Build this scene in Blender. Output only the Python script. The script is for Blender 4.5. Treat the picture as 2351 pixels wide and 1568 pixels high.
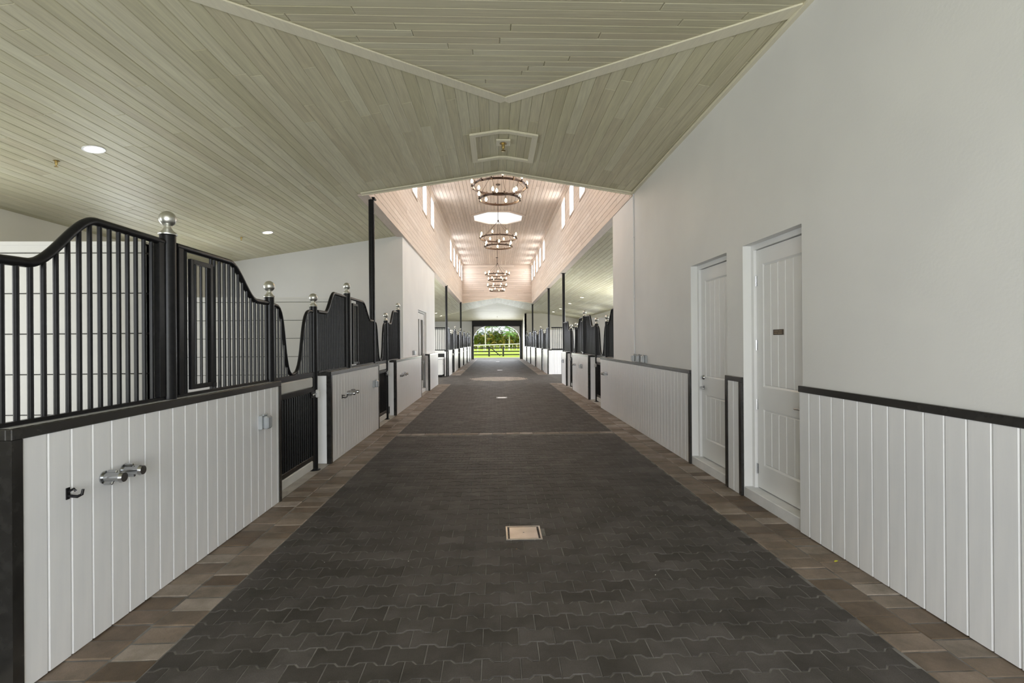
import bpy, math, random
from mathutils import Vector, Matrix
random.seed(7)
PI = math.pi
for _o in list(bpy.data.objects): bpy.data.objects.remove(_o)
S = bpy.context.scene
COL = S.collection

# ------------------------------------------------------------------ camera
F_PX, W_PX = 1150.0, 2351.0
cam = bpy.data.cameras.new('camera'); cam_o = bpy.data.objects.new('camera', cam); COL.objects.link(cam_o)
cam.sensor_fit = 'HORIZONTAL'; cam.sensor_width = 36.0; cam.lens = 36.0 * F_PX / W_PX
cam.clip_start = 0.05; cam.clip_end = 600
YAW, ROLL, PITCH, CAM_H = math.radians(1.87), math.radians(0.4), math.radians(0.05), 1.6
_f = Vector((math.sin(YAW) * math.cos(PITCH), math.cos(YAW) * math.cos(PITCH), math.sin(PITCH)))
_r = Vector((math.cos(YAW), -math.sin(YAW), 0)); _u = _r.cross(_f)
_r2 = _r * math.cos(ROLL) - _u * math.sin(ROLL); _u2 = _r * math.sin(ROLL) + _u * math.cos(ROLL)
_m = Matrix((_r2, _u2, -_f)).transposed().to_4x4(); _m.translation = (0, 0, CAM_H)
cam_o.matrix_world = _m
S.camera = cam_o

# ------------------------------------------------------------------ exposure, world, sun, daylight at the openings
S.view_settings.view_transform = 'Standard'; S.view_settings.look = 'None'
S.view_settings.gamma = 1.0; S.view_settings.use_curve_mapping = False
S.view_settings.exposure = 0.22
try:
    S.cycles.max_bounces = 8; S.cycles.diffuse_bounces = 5; S.cycles.glossy_bounces = 3
    S.cycles.transparent_max_bounces = 8; S.cycles.sample_clamp_indirect = 6.0
    S.cycles.caustics_reflective = False; S.cycles.caustics_refractive = False
except Exception: pass

wd = bpy.data.worlds.new('sky'); S.world = wd; wd.use_nodes = True
nt = wd.node_tree; nt.nodes.clear()
w_out = nt.nodes.new('ShaderNodeOutputWorld'); w_bg = nt.nodes.new('ShaderNodeBackground')
w_tc = nt.nodes.new('ShaderNodeTexCoord'); w_n = nt.nodes.new('ShaderNodeTexNoise'); w_r = nt.nodes.new('ShaderNodeValToRGB')
w_n.inputs['Scale'].default_value = 4.5; w_n.inputs['Detail'].default_value = 6
w_r.color_ramp.elements[0].position = 0.36; w_r.color_ramp.elements[0].color = (0.36, 0.55, 0.85, 1)
w_r.color_ramp.elements[1].position = 0.52; w_r.color_ramp.elements[1].color = (0.95, 0.97, 1.0, 1)
nt.links.new(w_tc.outputs['Generated'], w_n.inputs['Vector']); nt.links.new(w_n.outputs['Fac'], w_r.inputs['Fac'])
nt.links.new(w_r.outputs['Color'], w_bg.inputs['Color']); w_bg.inputs['Strength'].default_value = 1.1
nt.links.new(w_bg.outputs['Background'], w_out.inputs['Surface'])

sun = bpy.data.lights.new('sun', 'SUN'); sun.energy = 3.2; sun.angle = math.radians(0.6); sun.color = (1.0, 0.95, 0.86)
sun_o = bpy.data.objects.new('sun', sun); COL.objects.link(sun_o)
sun_o.rotation_euler = Vector((-0.27, 0.55, -0.78)).to_track_quat('-Z', 'Y').to_euler()

SKYC = (0.89, 0.925, 1.0); LAWNC = (0.96, 0.975, 0.93); MIXC = (0.925, 0.94, 1.0)
DAY = 7.0
def daylight(loc, direction, sx, sy, L, color, spread=180):
    a = bpy.data.lights.new('daylight', 'AREA'); a.shape = 'RECTANGLE'; a.size = sx; a.size_y = sy
    a.energy = DAY * L * PI * sx * sy; a.color = color; a.spread = math.radians(spread)
    o = bpy.data.objects.new('daylight', a); COL.objects.link(o); o.location = loc
    o.rotation_euler = Vector(direction).to_track_quat('-Z', 'Y').to_euler()
    return o
# big arch behind the camera: sky above, sunlit lawn below
daylight((0.1, -3.0, 2.35), (0, 1, -0.05), 4.4, 1.7, 1.15, SKYC)
daylight((0.1, -3.0, 0.75), (0, 1, 0.25), 4.4, 1.4, 1.0, LAWNC)
# far arch and the two ends of the cross aisle
daylight((0.1, 47.4, 2.3), (0, -1, -0.05), 4.0, 1.6, 1.1, SKYC)
daylight((0.1, 47.4, 0.7), (0, -1, 0.3), 4.0, 1.2, 0.6, LAWNC)
for sx in (-1, 1):
    daylight((0.1 + sx * 7.1, 21.8, 1.9), (-sx, 0, 0), 3.8, 2.2, 1.9, MIXC)
    daylight((0.1 + sx * 7.1, 21.8, 0.5), (-sx, 0, 0.3), 3.8, 0.9, 1.2, LAWNC)
# area lamps at unseen rear-wall openings, added to light the stalls
ADDED_OPENINGS_L = [1.4, 5.7, 10.2, 26.2, 30.5, 34.7, 38.9, 43.0]
ADDED_OPENINGS_R = [12.6, 17.0, 27.2, 31.5, 36.3, 40.8]
for y in ADDED_OPENINGS_L: daylight((-7.0, y, 1.75), (1, 0, 0), 1.2, 1.9, 1.15, MIXC)
for y in ADDED_OPENINGS_R: daylight((7.2, y, 1.75), (-1, 0, 0), 1.2, 1.9, 1.15, MIXC)
# clerestory windows and the skylight
WIN_Y = [10.35, 12.4, 14.4, 16.4, 18.4, 25.9, 28.05, 30.2, 32.3, 34.2]
for y in WIN_Y:
    daylight((-2.62, y, 6.32), (1, 0, -0.4), 0.95, 1.0, 2.3, SKYC)
    daylight((2.87, y, 6.32), (-1, 0, -0.4), 0.95, 1.0, 2.3, (0.97, 0.96, 0.97))
daylight((0.14, 21.8, 8.6), (0, 0, -1), 1.8, 1.8, 1.2, SKYC)

# ------------------------------------------------------------------ materials
MATS = {}
def base_mat(name, col, rough=0.5, metal=0.0, spec=0.5):
    m = bpy.data.materials.new(name); m.use_nodes = True
    b = m.node_tree.nodes['Principled BSDF']
    b.inputs['Base Color'].default_value = (*col, 1); b.inputs['Roughness'].default_value = rough
    b.inputs['Metallic'].default_value = metal; b.inputs['Specular IOR Level'].default_value = spec
    MATS[name] = m
    return m
def nodes_of(m): return m.node_tree.nodes, m.node_tree.links, m.node_tree.nodes['Principled BSDF']
def mottled(name, c1, c2, scale=6.0, rough=0.5, metal=0.0, bump=0.0, bscale=80.0, spec=0.5, stretch=(1, 1, 1), detail=4):
    m = base_mat(name, c1, rough, metal, spec); n, l, b = nodes_of(m)
    tc = n.new('ShaderNodeTexCoord'); mp = n.new('ShaderNodeMapping'); mp.inputs['Scale'].default_value = stretch
    nz = n.new('ShaderNodeTexNoise'); nz.inputs['Scale'].default_value = scale; nz.inputs['Detail'].default_value = detail
    rp = n.new('ShaderNodeValToRGB'); rp.color_ramp.elements[0].color = (*c1, 1); rp.color_ramp.elements[1].color = (*c2, 1)
    rp.color_ramp.elements[0].position = 0.35; rp.color_ramp.elements[1].position = 0.68
    l.new(tc.outputs['Object'], mp.inputs['Vector']); l.new(mp.outputs['Vector'], nz.inputs['Vector'])
    l.new(nz.outputs['Fac'], rp.inputs['Fac']); l.new(rp.outputs['Color'], b.inputs['Base Color'])
    if bump:
        n2 = n.new('ShaderNodeTexNoise'); n2.inputs['Scale'].default_value = bscale; n2.inputs['Detail'].default_value = 3
        bp = n.new('ShaderNodeBump'); bp.inputs['Strength'].default_value = bump; bp.inputs['Distance'].default_value = 0.01
        l.new(mp.outputs['Vector'], n2.inputs['Vector']); l.new(n2.outputs['Fac'], bp.inputs['Height']); l.new(bp.outputs['Normal'], b.inputs['Normal'])
    return m
def tone_ramp(cr, tones):
    cr.elements[0].color = (*tones[0], 1); cr.elements[0].position = 0.0
    cr.elements[1].color = (*tones[-1], 1); cr.elements[1].position = 1.0
    for i in range(1, len(tones) - 1):
        e = cr.elements.new(i / (len(tones) - 1)); e.color = (*tones[i], 1)
def piece_random(n, l):
    oi = n.new('ShaderNodeObjectInfo'); gi = n.new('ShaderNodeNewGeometry')
    ad = n.new('ShaderNodeMath'); ad.operation = 'ADD'; fr = n.new('ShaderNodeMath'); fr.operation = 'FRACT'
    l.new(oi.outputs['Random'], ad.inputs[0]); l.new(gi.outputs['Random Per Island'], ad.inputs[1]); l.new(ad.outputs[0], fr.inputs[0])
    return fr.outputs[0]
def wood(name, axis, tones, rough=0.5, grain=0.35):
    """white-washed pine: a tone per board, stretched grain along the given axis"""
    m = base_mat(name, tones[0], rough); n, l, b = nodes_of(m)
    rnd = piece_random(n, l)
    r1 = n.new('ShaderNodeValToRGB'); cr = r1.color_ramp
    tone_ramp(cr, tones)
    l.new(rnd, r1.inputs['Fac'])
    tc = n.new('ShaderNodeTexCoord'); mp = n.new('ShaderNodeMapping')
    sc = [26, 26, 26]; sc[axis] = 1.3; mp.inputs['Scale'].default_value = sc
    mu = n.new('ShaderNodeMath'); mu.operation = 'MULTIPLY'; mu.inputs[1].default_value = 57.0; l.new(rnd, mu.inputs[0])
    va = n.new('ShaderNodeVectorMath'); va.operation = 'ADD'
    l.new(tc.outputs['Object'], mp.inputs['Vector']); l.new(mp.outputs['Vector'], va.inputs[0]); l.new(mu.outputs[0], va.inputs[1])
    nz = n.new('ShaderNodeTexNoise'); nz.inputs['Scale'].default_value = 1.0; nz.inputs['Detail'].default_value = 5; nz.inputs['Distortion'].default_value = 1.2
    l.new(va.outputs[0], nz.inputs['Vector'])
    r2 = n.new('ShaderNodeValToRGB'); r2.color_ramp.elements[0].position = 0.3; r2.color_ramp.elements[1].position = 0.7
    r2.color_ramp.elements[0].color = (0.74, 0.72, 0.70, 1); r2.color_ramp.elements[1].color = (1.06, 1.05, 1.03, 1)
    l.new(nz.outputs['Fac'], r2.inputs['Fac'])
    mx = n.new('ShaderNodeMix'); mx.data_type = 'RGBA'; mx.blend_type = 'MULTIPLY'; mx.inputs['Factor'].default_value = grain * 2
    l.new(r1.outputs['Color'], mx.inputs['A']); l.new(r2.outputs['Color'], mx.inputs['B']); l.new(mx.outputs['Result'], b.inputs['Base Color'])
    return m
def paving(name, tones, rough=0.6, speck=0.5, spec=0.4, blotch=3.0):
    m = base_mat(name, tones[0], rough, 0, spec); n, l, b = nodes_of(m)
    rnd = piece_random(n, l)
    r1 = n.new('ShaderNodeValToRGB'); cr = r1.color_ramp
    tone_ramp(cr, tones)
    l.new(rnd, r1.inputs['Fac'])
    ge = n.new('ShaderNodeNewGeometry')
    n1 = n.new('ShaderNodeTexNoise'); n1.inputs['Scale'].default_value = blotch; n1.inputs['Detail'].default_value = 5; n1.inputs['Roughness'].default_value = 0.65
    n2 = n.new('ShaderNodeTexNoise'); n2.inputs['Scale'].default_value = 170; n2.inputs['Detail'].default_value = 2
    l.new(ge.outputs['Position'], n1.inputs['Vector']); l.new(ge.outputs['Position'], n2.inputs['Vector'])
    r2 = n.new('ShaderNodeValToRGB'); r2.color_ramp.elements[0].position = 0.32; r2.color_ramp.elements[1].position = 0.7
    r2.color_ramp.elements[0].color = (0.55, 0.54, 0.5, 1); r2.color_ramp.elements[1].color = (1.25, 1.22, 1.22, 1)
    r3 = n.new('ShaderNodeValToRGB'); r3.color_ramp.elements[0].position = 0.3; r3.color_ramp.elements[1].position = 0.72
    r3.color_ramp.elements[0].color = (0.7, 0.7, 0.7, 1); r3.color_ramp.elements[1].color = (1.3, 1.3, 1.3, 1)
    l.new(n1.outputs['Fac'], r2.inputs['Fac']); l.new(n2.outputs['Fac'], r3.inputs['Fac'])
    m1 = n.new('ShaderNodeMix'); m1.data_type = 'RGBA'; m1.blend_type = 'MULTIPLY'; m1.inputs['Factor'].default_value = 0.85
    m2 = n.new('ShaderNodeMix'); m2.data_type = 'RGBA'; m2.blend_type = 'MULTIPLY'; m2.inputs['Factor'].default_value = speck
    l.new(r1.outputs['Color'], m1.inputs['A']); l.new(r2.outputs['Color'], m1.inputs['B'])
    l.new(m1.outputs['Result'], m2.inputs['A']); l.new(r3.outputs['Color'], m2.inputs['B']); l.new(m2.outputs['Result'], b.inputs['Base Color'])
    bp = n.new('ShaderNodeBump'); bp.inputs['Strength'].default_value = 0.25; bp.inputs['Distance'].default_value = 0.004
    l.new(n2.outputs['Fac'], bp.inputs['Height']); l.new(bp.outputs['Normal'], b.inputs['Normal'])
    return m
def emit(name, col, strength, base=(0.9, 0.9, 0.9)):
    m = base_mat(name, base, 0.4); b = m.node_tree.nodes['Principled BSDF']
    b.inputs['Emission Color'].default_value = (*col, 1); b.inputs['Emission Strength'].default_value = strength
    return m
WOOD_LAWNLIT = [(0.54, 0.51, 0.345), (0.62, 0.595, 0.42), (0.57, 0.53, 0.375), (0.66, 0.64, 0.475), (0.60, 0.565, 0.40)]  # greenish light off the lawn is painted into these olive tones
wood('pine_lawnlit_y', 1, WOOD_LAWNLIT); wood('pine_lawnlit_x', 0, WOOD_LAWNLIT)
WOOD_BULBLIT = [(0.60, 0.505, 0.43), (0.70, 0.605, 0.53), (0.64, 0.54, 0.46), (0.74, 0.65, 0.575)]  # same pine, with the bulbs' warm light painted in as pink
wood('pine_bulblit_y', 1, WOOD_BULBLIT, grain=0.3); wood('pine_bulblit_x', 0, WOOD_BULBLIT, grain=0.3)
wood('pine_trim', 1, [(0.74, 0.70, 0.545), (0.78, 0.74, 0.585)], grain=0.15)
mottled('pine_back', (0.20, 0.15, 0.12), (0.26, 0.20, 0.16), 3, 0.8)
mottled('plaster', (0.72, 0.72, 0.715), (0.76, 0.76, 0.75), 1.2, 0.55, bump=0.08, bscale=45)
mottled('cream_wall', (0.70, 0.67, 0.58), (0.74, 0.71, 0.62), 1.0, 0.6, bump=0.05, bscale=45)
mottled('white_paint', (0.74, 0.745, 0.76), (0.79, 0.79, 0.80), 2.5, 0.32)
mottled('door_paint', (0.78, 0.78, 0.78), (0.81, 0.81, 0.81), 2.0, 0.35)
mottled('partition_paint', (0.76, 0.75, 0.72), (0.80, 0.79, 0.76), 2.0, 0.4)
mottled('black_metal', (0.007, 0.007, 0.008), (0.012, 0.012, 0.013), 30, 0.3, spec=0.22)
mottled('black_trim', (0.016, 0.015, 0.014), (0.028, 0.027, 0.025), 14, 0.2, spec=0.6)
base_mat('flat_black', (0.008, 0.008, 0.008), 0.5)
mottled('silver', (0.62, 0.62, 0.58), (0.70, 0.70, 0.66), 8, 0.38, 1.0)
base_mat('chrome', (0.50, 0.51, 0.53), 0.2, 1.0)
mottled('steel', (0.40, 0.385, 0.36), (0.54, 0.52, 0.50), 7, 0.3, 0.9)
mottled('box_grey', (0.36, 0.38, 0.40), (0.44, 0.46, 0.48), 5, 0.35)
mottled('dark_iron', (0.035, 0.022, 0.016), (0.07, 0.045, 0.03), 12, 0.45, 0.7)
mottled('gate_white', (0.62, 0.62, 0.60), (0.68, 0.68, 0.66), 4, 0.4)
mottled('concrete', (0.30, 0.27, 0.23), (0.40, 0.37, 0.33), 5, 0.7, bump=0.1)
mottled('step_white', (0.66, 0.67, 0.68), (0.76, 0.76, 0.77), 5, 0.55)
mottled('rubber', (0.03, 0.03, 0.03), (0.05, 0.048, 0.045), 6, 0.8)
mottled('joint_sand', (0.12, 0.11, 0.10), (0.23, 0.22, 0.21), 9, 0.9)
paving('paver_dark', [(0.058, 0.053, 0.048), (0.080, 0.073, 0.069), (0.066, 0.061, 0.055), (0.102, 0.094, 0.090), (0.074, 0.068, 0.064)], 0.62, spec=0.22)
paving('paver_brown', [(0.105, 0.073, 0.046), (0.235, 0.185, 0.145), (0.13, 0.094, 0.062), (0.35, 0.305, 0.265), (0.165, 0.122, 0.084), (0.29, 0.24, 0.195)], 0.5, speck=0.3, blotch=5.0)
paving('paver_tan', [(0.20, 0.165, 0.13), (0.27, 0.225, 0.185), (0.23, 0.19, 0.15)], 0.55, speck=0.3)
base_mat('dark_slot', (0.03, 0.022, 0.015), 0.8)
mottled('sign_brown', (0.05, 0.032, 0.018), (0.06, 0.04, 0.022), 20, 0.4)
base_mat('sign_letter', (0.26, 0.19, 0.12), 0.4)
base_mat('brass', (0.55, 0.42, 0.18), 0.3, 1.0)
base_mat('leaf_yellow', (0.62, 0.62, 0.03), 0.5)
base_mat('dry_leaf', (0.34, 0.16, 0.05), 0.6)
base_mat('petal_white', (0.7, 0.68, 0.62), 0.6)
emit('bulb_glow', (1.0, 0.66, 0.34), 55.0); emit('downlight_glow', (1.0, 0.80, 0.55), 9.0)
emit('bulb_dim', (1.0, 0.60, 0.27), 22.0)
g = bpy.data.materials.new('glass'); g.use_nodes = True; MATS['glass'] = g
_n, _l = g.node_tree.nodes, g.node_tree.links; _n.clear()
_o = _n.new('ShaderNodeOutputMaterial'); _mx = _n.new('ShaderNodeMixShader'); _t = _n.new('ShaderNodeBsdfTransparent'); _gl = _n.new('ShaderNodeBsdfGlossy'); _fr = _n.new('ShaderNodeFresnel')
_t.inputs['Color'].default_value = (0.94, 0.97, 0.97, 1); _gl.inputs['Roughness'].default_value = 0.03; _fr.inputs['IOR'].default_value = 1.45
_l.new(_fr.outputs[0], _mx.inputs[0]); _l.new(_t.outputs[0], _mx.inputs[1]); _l.new(_gl.outputs[0], _mx.inputs[2]); _l.new(_mx.outputs[0], _o.inputs['Surface'])
g = bpy.data.materials.new('diffusing_pane'); g.use_nodes = True; MATS['diffusing_pane'] = g  # translucent stand-in for window glass, so lamps behind turn the panes bright white
_n, _l = g.node_tree.nodes, g.node_tree.links; _n.clear()
_o = _n.new('ShaderNodeOutputMaterial'); _mx = _n.new('ShaderNodeMixShader'); _t = _n.new('ShaderNodeBsdfTransparent'); _gl = _n.new('ShaderNodeBsdfTranslucent')
_gl.inputs['Color'].default_value = (0.95, 0.96, 0.96, 1); _mx.inputs[0].default_value = 0.6
_l.new(_t.outputs[0], _mx.inputs[1]); _l.new(_gl.outputs[0], _mx.inputs[2]); _l.new(_mx.outputs[0], _o.inputs['Surface'])
g2 = base_mat('clear_cover', (0.75, 0.80, 0.86), 0.12); g2.node_tree.nodes['Principled BSDF'].inputs['Transmission Weight'].default_value = 0.6
mottled('lawn', (0.33, 0.44, 0.035), (0.46, 0.56, 0.07), 0.6, 0.9, detail=8)
mottled('path', (0.42, 0.38, 0.34), (0.50, 0.46, 0.42), 2, 0.8)
mottled('fence_black', (0.008, 0.01, 0.008), (0.015, 0.017, 0.013), 6, 0.6)
mottled('fence_white', (0.55, 0.54, 0.52), (0.66, 0.65, 0.62), 4, 0.6)
mottled('frond_green', (0.055, 0.10, 0.012), (0.16, 0.21, 0.02), 1.6, 0.55)
mottled('frond_gold', (0.22, 0.20, 0.025), (0.36, 0.26, 0.05), 2.2, 0.55)
mottled('frond_bright', (0.09, 0.22, 0.03), (0.16, 0.32, 0.05), 1.6, 0.55)
mottled('palm_trunk', (0.52, 0.50, 0.46), (0.68, 0.66, 0.62), 3, 0.8)
mottled('roof_dark', (0.62, 0.63, 0.64), (0.7, 0.7, 0.7), 2, 0.7)

# ------------------------------------------------------------------ mesh helpers
class MB:
    def __init__(s): s.v = []; s.f = []; s.smooth = False
    def face(s, pts):
        i = len(s.v); s.v += [tuple(p) for p in pts]; s.f.append(tuple(range(i, i + len(pts)))); return s
    def box(s, a, b, ch=0.0):
        x0, x1 = sorted((a[0], b[0])); y0, y1 = sorted((a[1], b[1])); z0, z1 = sorted((a[2], b[2])); i = len(s.v)
        if ch <= 0:
            s.v += [(x0, y0, z0), (x1, y0, z0), (x1, y1, z0), (x0, y1, z0), (x0, y0, z1), (x1, y0, z1), (x1, y1, z1), (x0, y1, z1)]
            s.f += [tuple(i + k for k in q) for q in ((0, 3, 2, 1), (4, 5, 6, 7), (0, 1, 5, 4), (1, 2, 6, 5), (2, 3, 7, 6), (3, 0, 4, 7))]
            return s
        c = ch   # chamfered box: 24 verts
        idx = {}
        for sx in (0, 1):
            for sy in (0, 1):
                for sz in (0, 1):
                    X = (x0, x1)[sx]; Y = (y0, y1)[sy]; Z = (z0, z1)[sz]
                    dx = c if sx == 0 else -c; dy = c if sy == 0 else -c; dz = c if sz == 0 else -c
                    idx[(sx, sy, sz, 0)] = len(s.v); s.v.append((X, Y + dy, Z + dz))
                    idx[(sx, sy, sz, 1)] = len(s.v); s.v.append((X + dx, Y, Z + dz))
                    idx[(sx, sy, sz, 2)] = len(s.v); s.v.append((X + dx, Y + dy, Z))
        q = lambda *k: s.f.append(tuple(idx[t] for t in k))
        for a_ in (0, 1):
            o4 = [(0, 0), (1, 0), (1, 1), (0, 1)]
            q(*[(a_, p, r, 0) for p, r in (o4 if a_ else o4[::-1])])
            q(*[(p, a_, r, 1) for p, r in (o4[::-1] if a_ else o4)])
            q(*[(p, r, a_, 2) for p, r in (o4 if a_ else o4[::-1])])
        for a_ in (0, 1):
            for b_ in (0, 1):
                q((a_, b_, 0, 0), (a_, b_, 1, 0), (a_, b_, 1, 1), (a_, b_, 0, 1))
                q((a_, 0, b_, 0), (a_, 1, b_, 0), (a_, 1, b_, 2), (a_, 0, b_, 2))
                q((0, a_, b_, 1), (1, a_, b_, 1), (1, a_, b_, 2), (0, a_, b_, 2))
        for k in range(8):
            t = (k & 1, (k >> 1) & 1, (k >> 2) & 1); q((*t, 0), (*t, 1), (*t, 2))
        return s
    def tube(s, pts, r, n=8, cap=True, up=Vector((0, 1, 0))):
        pts = [Vector(p) for p in pts]; i0 = len(s.v); N = len(pts)
        rs = r if isinstance(r, (list, tuple)) else [r] * N
        for k, p in enumerate(pts):
            t = (pts[min(k + 1, N - 1)] - pts[max(k - 1, 0)]).normalized()
            u_ = up if abs(t.dot(up)) < 0.95 else Vector((1, 0, 0))
            a = t.cross(u_).normalized(); b = a.cross(t).normalized()
            for j in range(n):
                an = 2 * PI * j / n; q = p + (a * math.cos(an) + b * math.sin(an)) * rs[k]; s.v.append(tuple(q))
        for k in range(N - 1):
            for j in range(n):
                j2 = (j + 1) % n; s.f.append((i0 + k * n + j, i0 + k * n + j2, i0 + (k + 1) * n + j2, i0 + (k + 1) * n + j))
        if cap:
            s.f.append(tuple(i0 + j for j in range(n))[::-1]); s.f.append(tuple(i0 + (N - 1) * n + j for j in range(n)))
        s.smooth = True
        return s
    def lathe(s, prof, n=16, c=(0, 0, 0)):
        i0 = len(s.v)
        for r, z in prof:
            for j in range(n):
                an = 2 * PI * j / n; s.v.append((c[0] + r * math.cos(an), c[1] + r * math.sin(an), c[2] + z))
        for k in range(len(prof) - 1):
            for j in range(n):
                j2 = (j + 1) % n; s.f.append((i0 + k * n + j, i0 + k * n + j2, i0 + (k + 1) * n + j2, i0 + (k + 1) * n + j))
        s.f.append(tuple(i0 + j for j in range(n))[::-1]); s.f.append(tuple(i0 + (len(prof) - 1) * n + j for j in range(n)))
        s.smooth = True
        return s
    def sphere(s, c, r, n=16, m=10):
        return s.lathe([(max(r * math.sin(PI * k / m), 1e-4), -r * math.cos(PI * k / m)) for k in range(m + 1)], n, c)
    def torus(s, R, rx, rz, z=0.0, n=40, sq=True):
        i0 = len(s.v); prof = [(-rx, -rz), (rx, -rz), (rx, rz), (-rx, rz)]
        for k in range(n):
            a = 2 * PI * k / n
            for dr, dz in prof: s.v.append(((R + dr) * math.cos(a), (R + dr) * math.sin(a), z + dz))
        for k in range(n):
            for j in range(4):
                a, b = k * 4 + j, k * 4 + (j + 1) % 4; c_, d = ((k + 1) % n) * 4 + (j + 1) % 4, ((k + 1) % n) * 4 + j
                s.f.append((i0 + a, i0 + b, i0 + c_, i0 + d))
        return s
    def plank(s, poly, fn, th=0.016, ch=0.005):
        """poly: convex 2-D outline (a,b); fn(a,b,h) -> point, h = depth below the face plane (0 = face, th = back)"""
        cx = sum(p[0] for p in poly) / len(poly); cy = sum(p[1] for p in poly) / len(poly); n = len(poly); i = len(s.v)
        ins = []
        for k in range(n):
            p0 = Vector(poly[k - 1]); p1 = Vector(poly[k]); p2 = Vector(poly[(k + 1) % n])
            d1 = (p1 - p0); d2 = (p2 - p1)
            if d1.length < 1e-6 or d2.length < 1e-6: ins.append(tuple(p1)); continue
            d1.normalize(); d2.normalize()
            n1 = Vector((-d1.y, d1.x)); n2 = Vector((-d2.y, d2.x)); c_ = Vector((cx, cy))
            if (c_ - p1).dot(n1) < 0: n1 = -n1
            if (c_ - p1).dot(n2) < 0: n2 = -n2
            mnt = (n1 + n2); den = max(0.35, 1 + n1.dot(n2)); q = p1 + mnt * (ch / den); ins.append((q.x, q.y))
        for p in ins: s.v.append(tuple(fn(p[0], p[1], 0)))
        for p in poly: s.v.append(tuple(fn(p[0], p[1], ch)))
        for p in poly: s.v.append(tuple(fn(p[0], p[1], th)))
        s.f.append(tuple(i + k for k in range(n)))
        for k in range(n):
            k2 = (k + 1) % n
            s.f.append((i + k, i + n + k, i + n + k2, i + k2)); s.f.append((i + n + k, i + 2 * n + k, i + 2 * n + k2, i + n + k2))
        return s
    def mesh(s, name):
        m = bpy.data.meshes.new(name); m.from_pydata(s.v, [], s.f)
        if s.smooth: m.shade_smooth(); 
        if s.smooth:
            try: m.set_sharp_from_angle(angle=math.radians(38))
            except Exception: pass
        return m
def mobj(name, mesh, mat, parent=None):
    o = bpy.data.objects.new(name, mesh); COL.objects.link(o)
    if mat:
        if not mesh.materials: mesh.materials.append(MATS[mat])
    if parent is not None: o.parent = parent
    return o
def part(name, mb, mat, parent, label=None, kind=None):
    o = mobj(name, mb.mesh(name), mat, parent)
    if label: o['label'] = label
    if kind: o['kind'] = kind
    return o
def tag(o, label, cat, group=None, kind=None):
    o['label'] = label; o['category'] = cat
    if group: o['group'] = group
    if kind: o['kind'] = kind
    return o
def thing(name, label, cat, loc=(0, 0, 0), rz=0.0, group=None, kind=None):
    o = bpy.data.objects.new(name, None); COL.objects.link(o); o.empty_display_size = 0.1
    o.location = loc; o.rotation_euler = (0, 0, rz)
    return tag(o, label, cat, group, kind)
def single(name, mb, mat, label, cat, group=None, kind=None, loc=None):
    o = mobj(name, mb.mesh(name), mat)
    if loc: o.location = loc
    return tag(o, label, cat, group, kind)
def copy_tree(o, parent=None):
    c = o.copy(); COL.objects.link(c)
    if parent is not None: c.parent = parent
    for ch in list(o.children): copy_tree(ch, c)
    return c
def clip(poly, a, b, c):
    """keep a*x+b*y<=c"""
    out = []
    for i in range(len(poly)):
        p, q = poly[i - 1], poly[i]; dp = a * p[0] + b * p[1] - c; dq = a * q[0] + b * q[1] - c
        if (dp <= 0) != (dq <= 0):
            t = dp / (dp - dq); out.append((p[0] + (q[0] - p[0]) * t, p[1] + (q[1] - p[1]) * t))
        if dq <= 0: out.append(q)
    o2 = []
    for p in out:
        if not o2 or (abs(p[0] - o2[-1][0]) + abs(p[1] - o2[-1][1])) > 1e-4: o2.append(p)
    if len(o2) > 2 and (abs(o2[0][0] - o2[-1][0]) + abs(o2[0][1] - o2[-1][1])) < 1e-4: o2.pop()
    return o2
def area2(poly): return abs(sum(poly[i - 1][0] * poly[i][1] - poly[i][0] * poly[i - 1][1] for i in range(len(poly)))) / 2
def lay_planks(planks, fn, mat, parent, nmax, key, th=0.016, ch=0.005, nm='plank'):
    """the nmax nearest boards are objects of their own, the rest one mesh"""
    planks = sorted([p for p in planks if len(p) >= 3 and area2(p) > 0.002], key=key)
    for p in planks[:nmax]: part(nm, MB().plank(p, fn, th, ch), mat, parent)
    if planks[nmax:]:
        mb = MB()
        for p in planks[nmax:]: mb.plank(p, fn, th, ch)
        part(nm + 's', mb, mat, parent, kind='stuff')
def runs(a0, a1, lo, hi, rnd):
    """cut a run into random board lengths"""
    out = []; a = a0 - rnd.random() * hi * 0.9
    while a < a1:
        b = a + rnd.uniform(lo, hi); s0, s1 = max(a, a0), min(b, a1)
        if s1 - s0 > 0.02: out.append((s0, s1))
        a = b
    return out

ORD = ['first', 'second', 'third', 'fourth', 'fifth', 'sixth', 'seventh', 'eighth', 'ninth', 'tenth', 'eleventh', 'twelfth']
# ------------------------------------------------------------------ dimensions of the barn
XL, XR = -2.19, 2.54           # faces of the half-height boarding
XWL = -2.33                    # plaster wall on the left
XCL, XCR = -2.28, 2.53         # clerestory faces
XC, ZR, SL = 0.14, 4.70, 0.158 # ridge
YA, YB = 6.40, 39.6            # hip apexes
YO, YE = 9.14, 34.95           # clerestory opening
Y0, Y1 = -2.95, 46.9
XBL, XBR = -7.08, 7.36         # rear walls of the stalls
ZCAP = 1.22; ZCC = 7.0
def zceil(x, y=None):
    z = ZR - SL * abs(x - XC)
    if y is not None: z = min(z, ZR - SL * (YA - y), ZR - SL * (y - YB))
    return z

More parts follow.
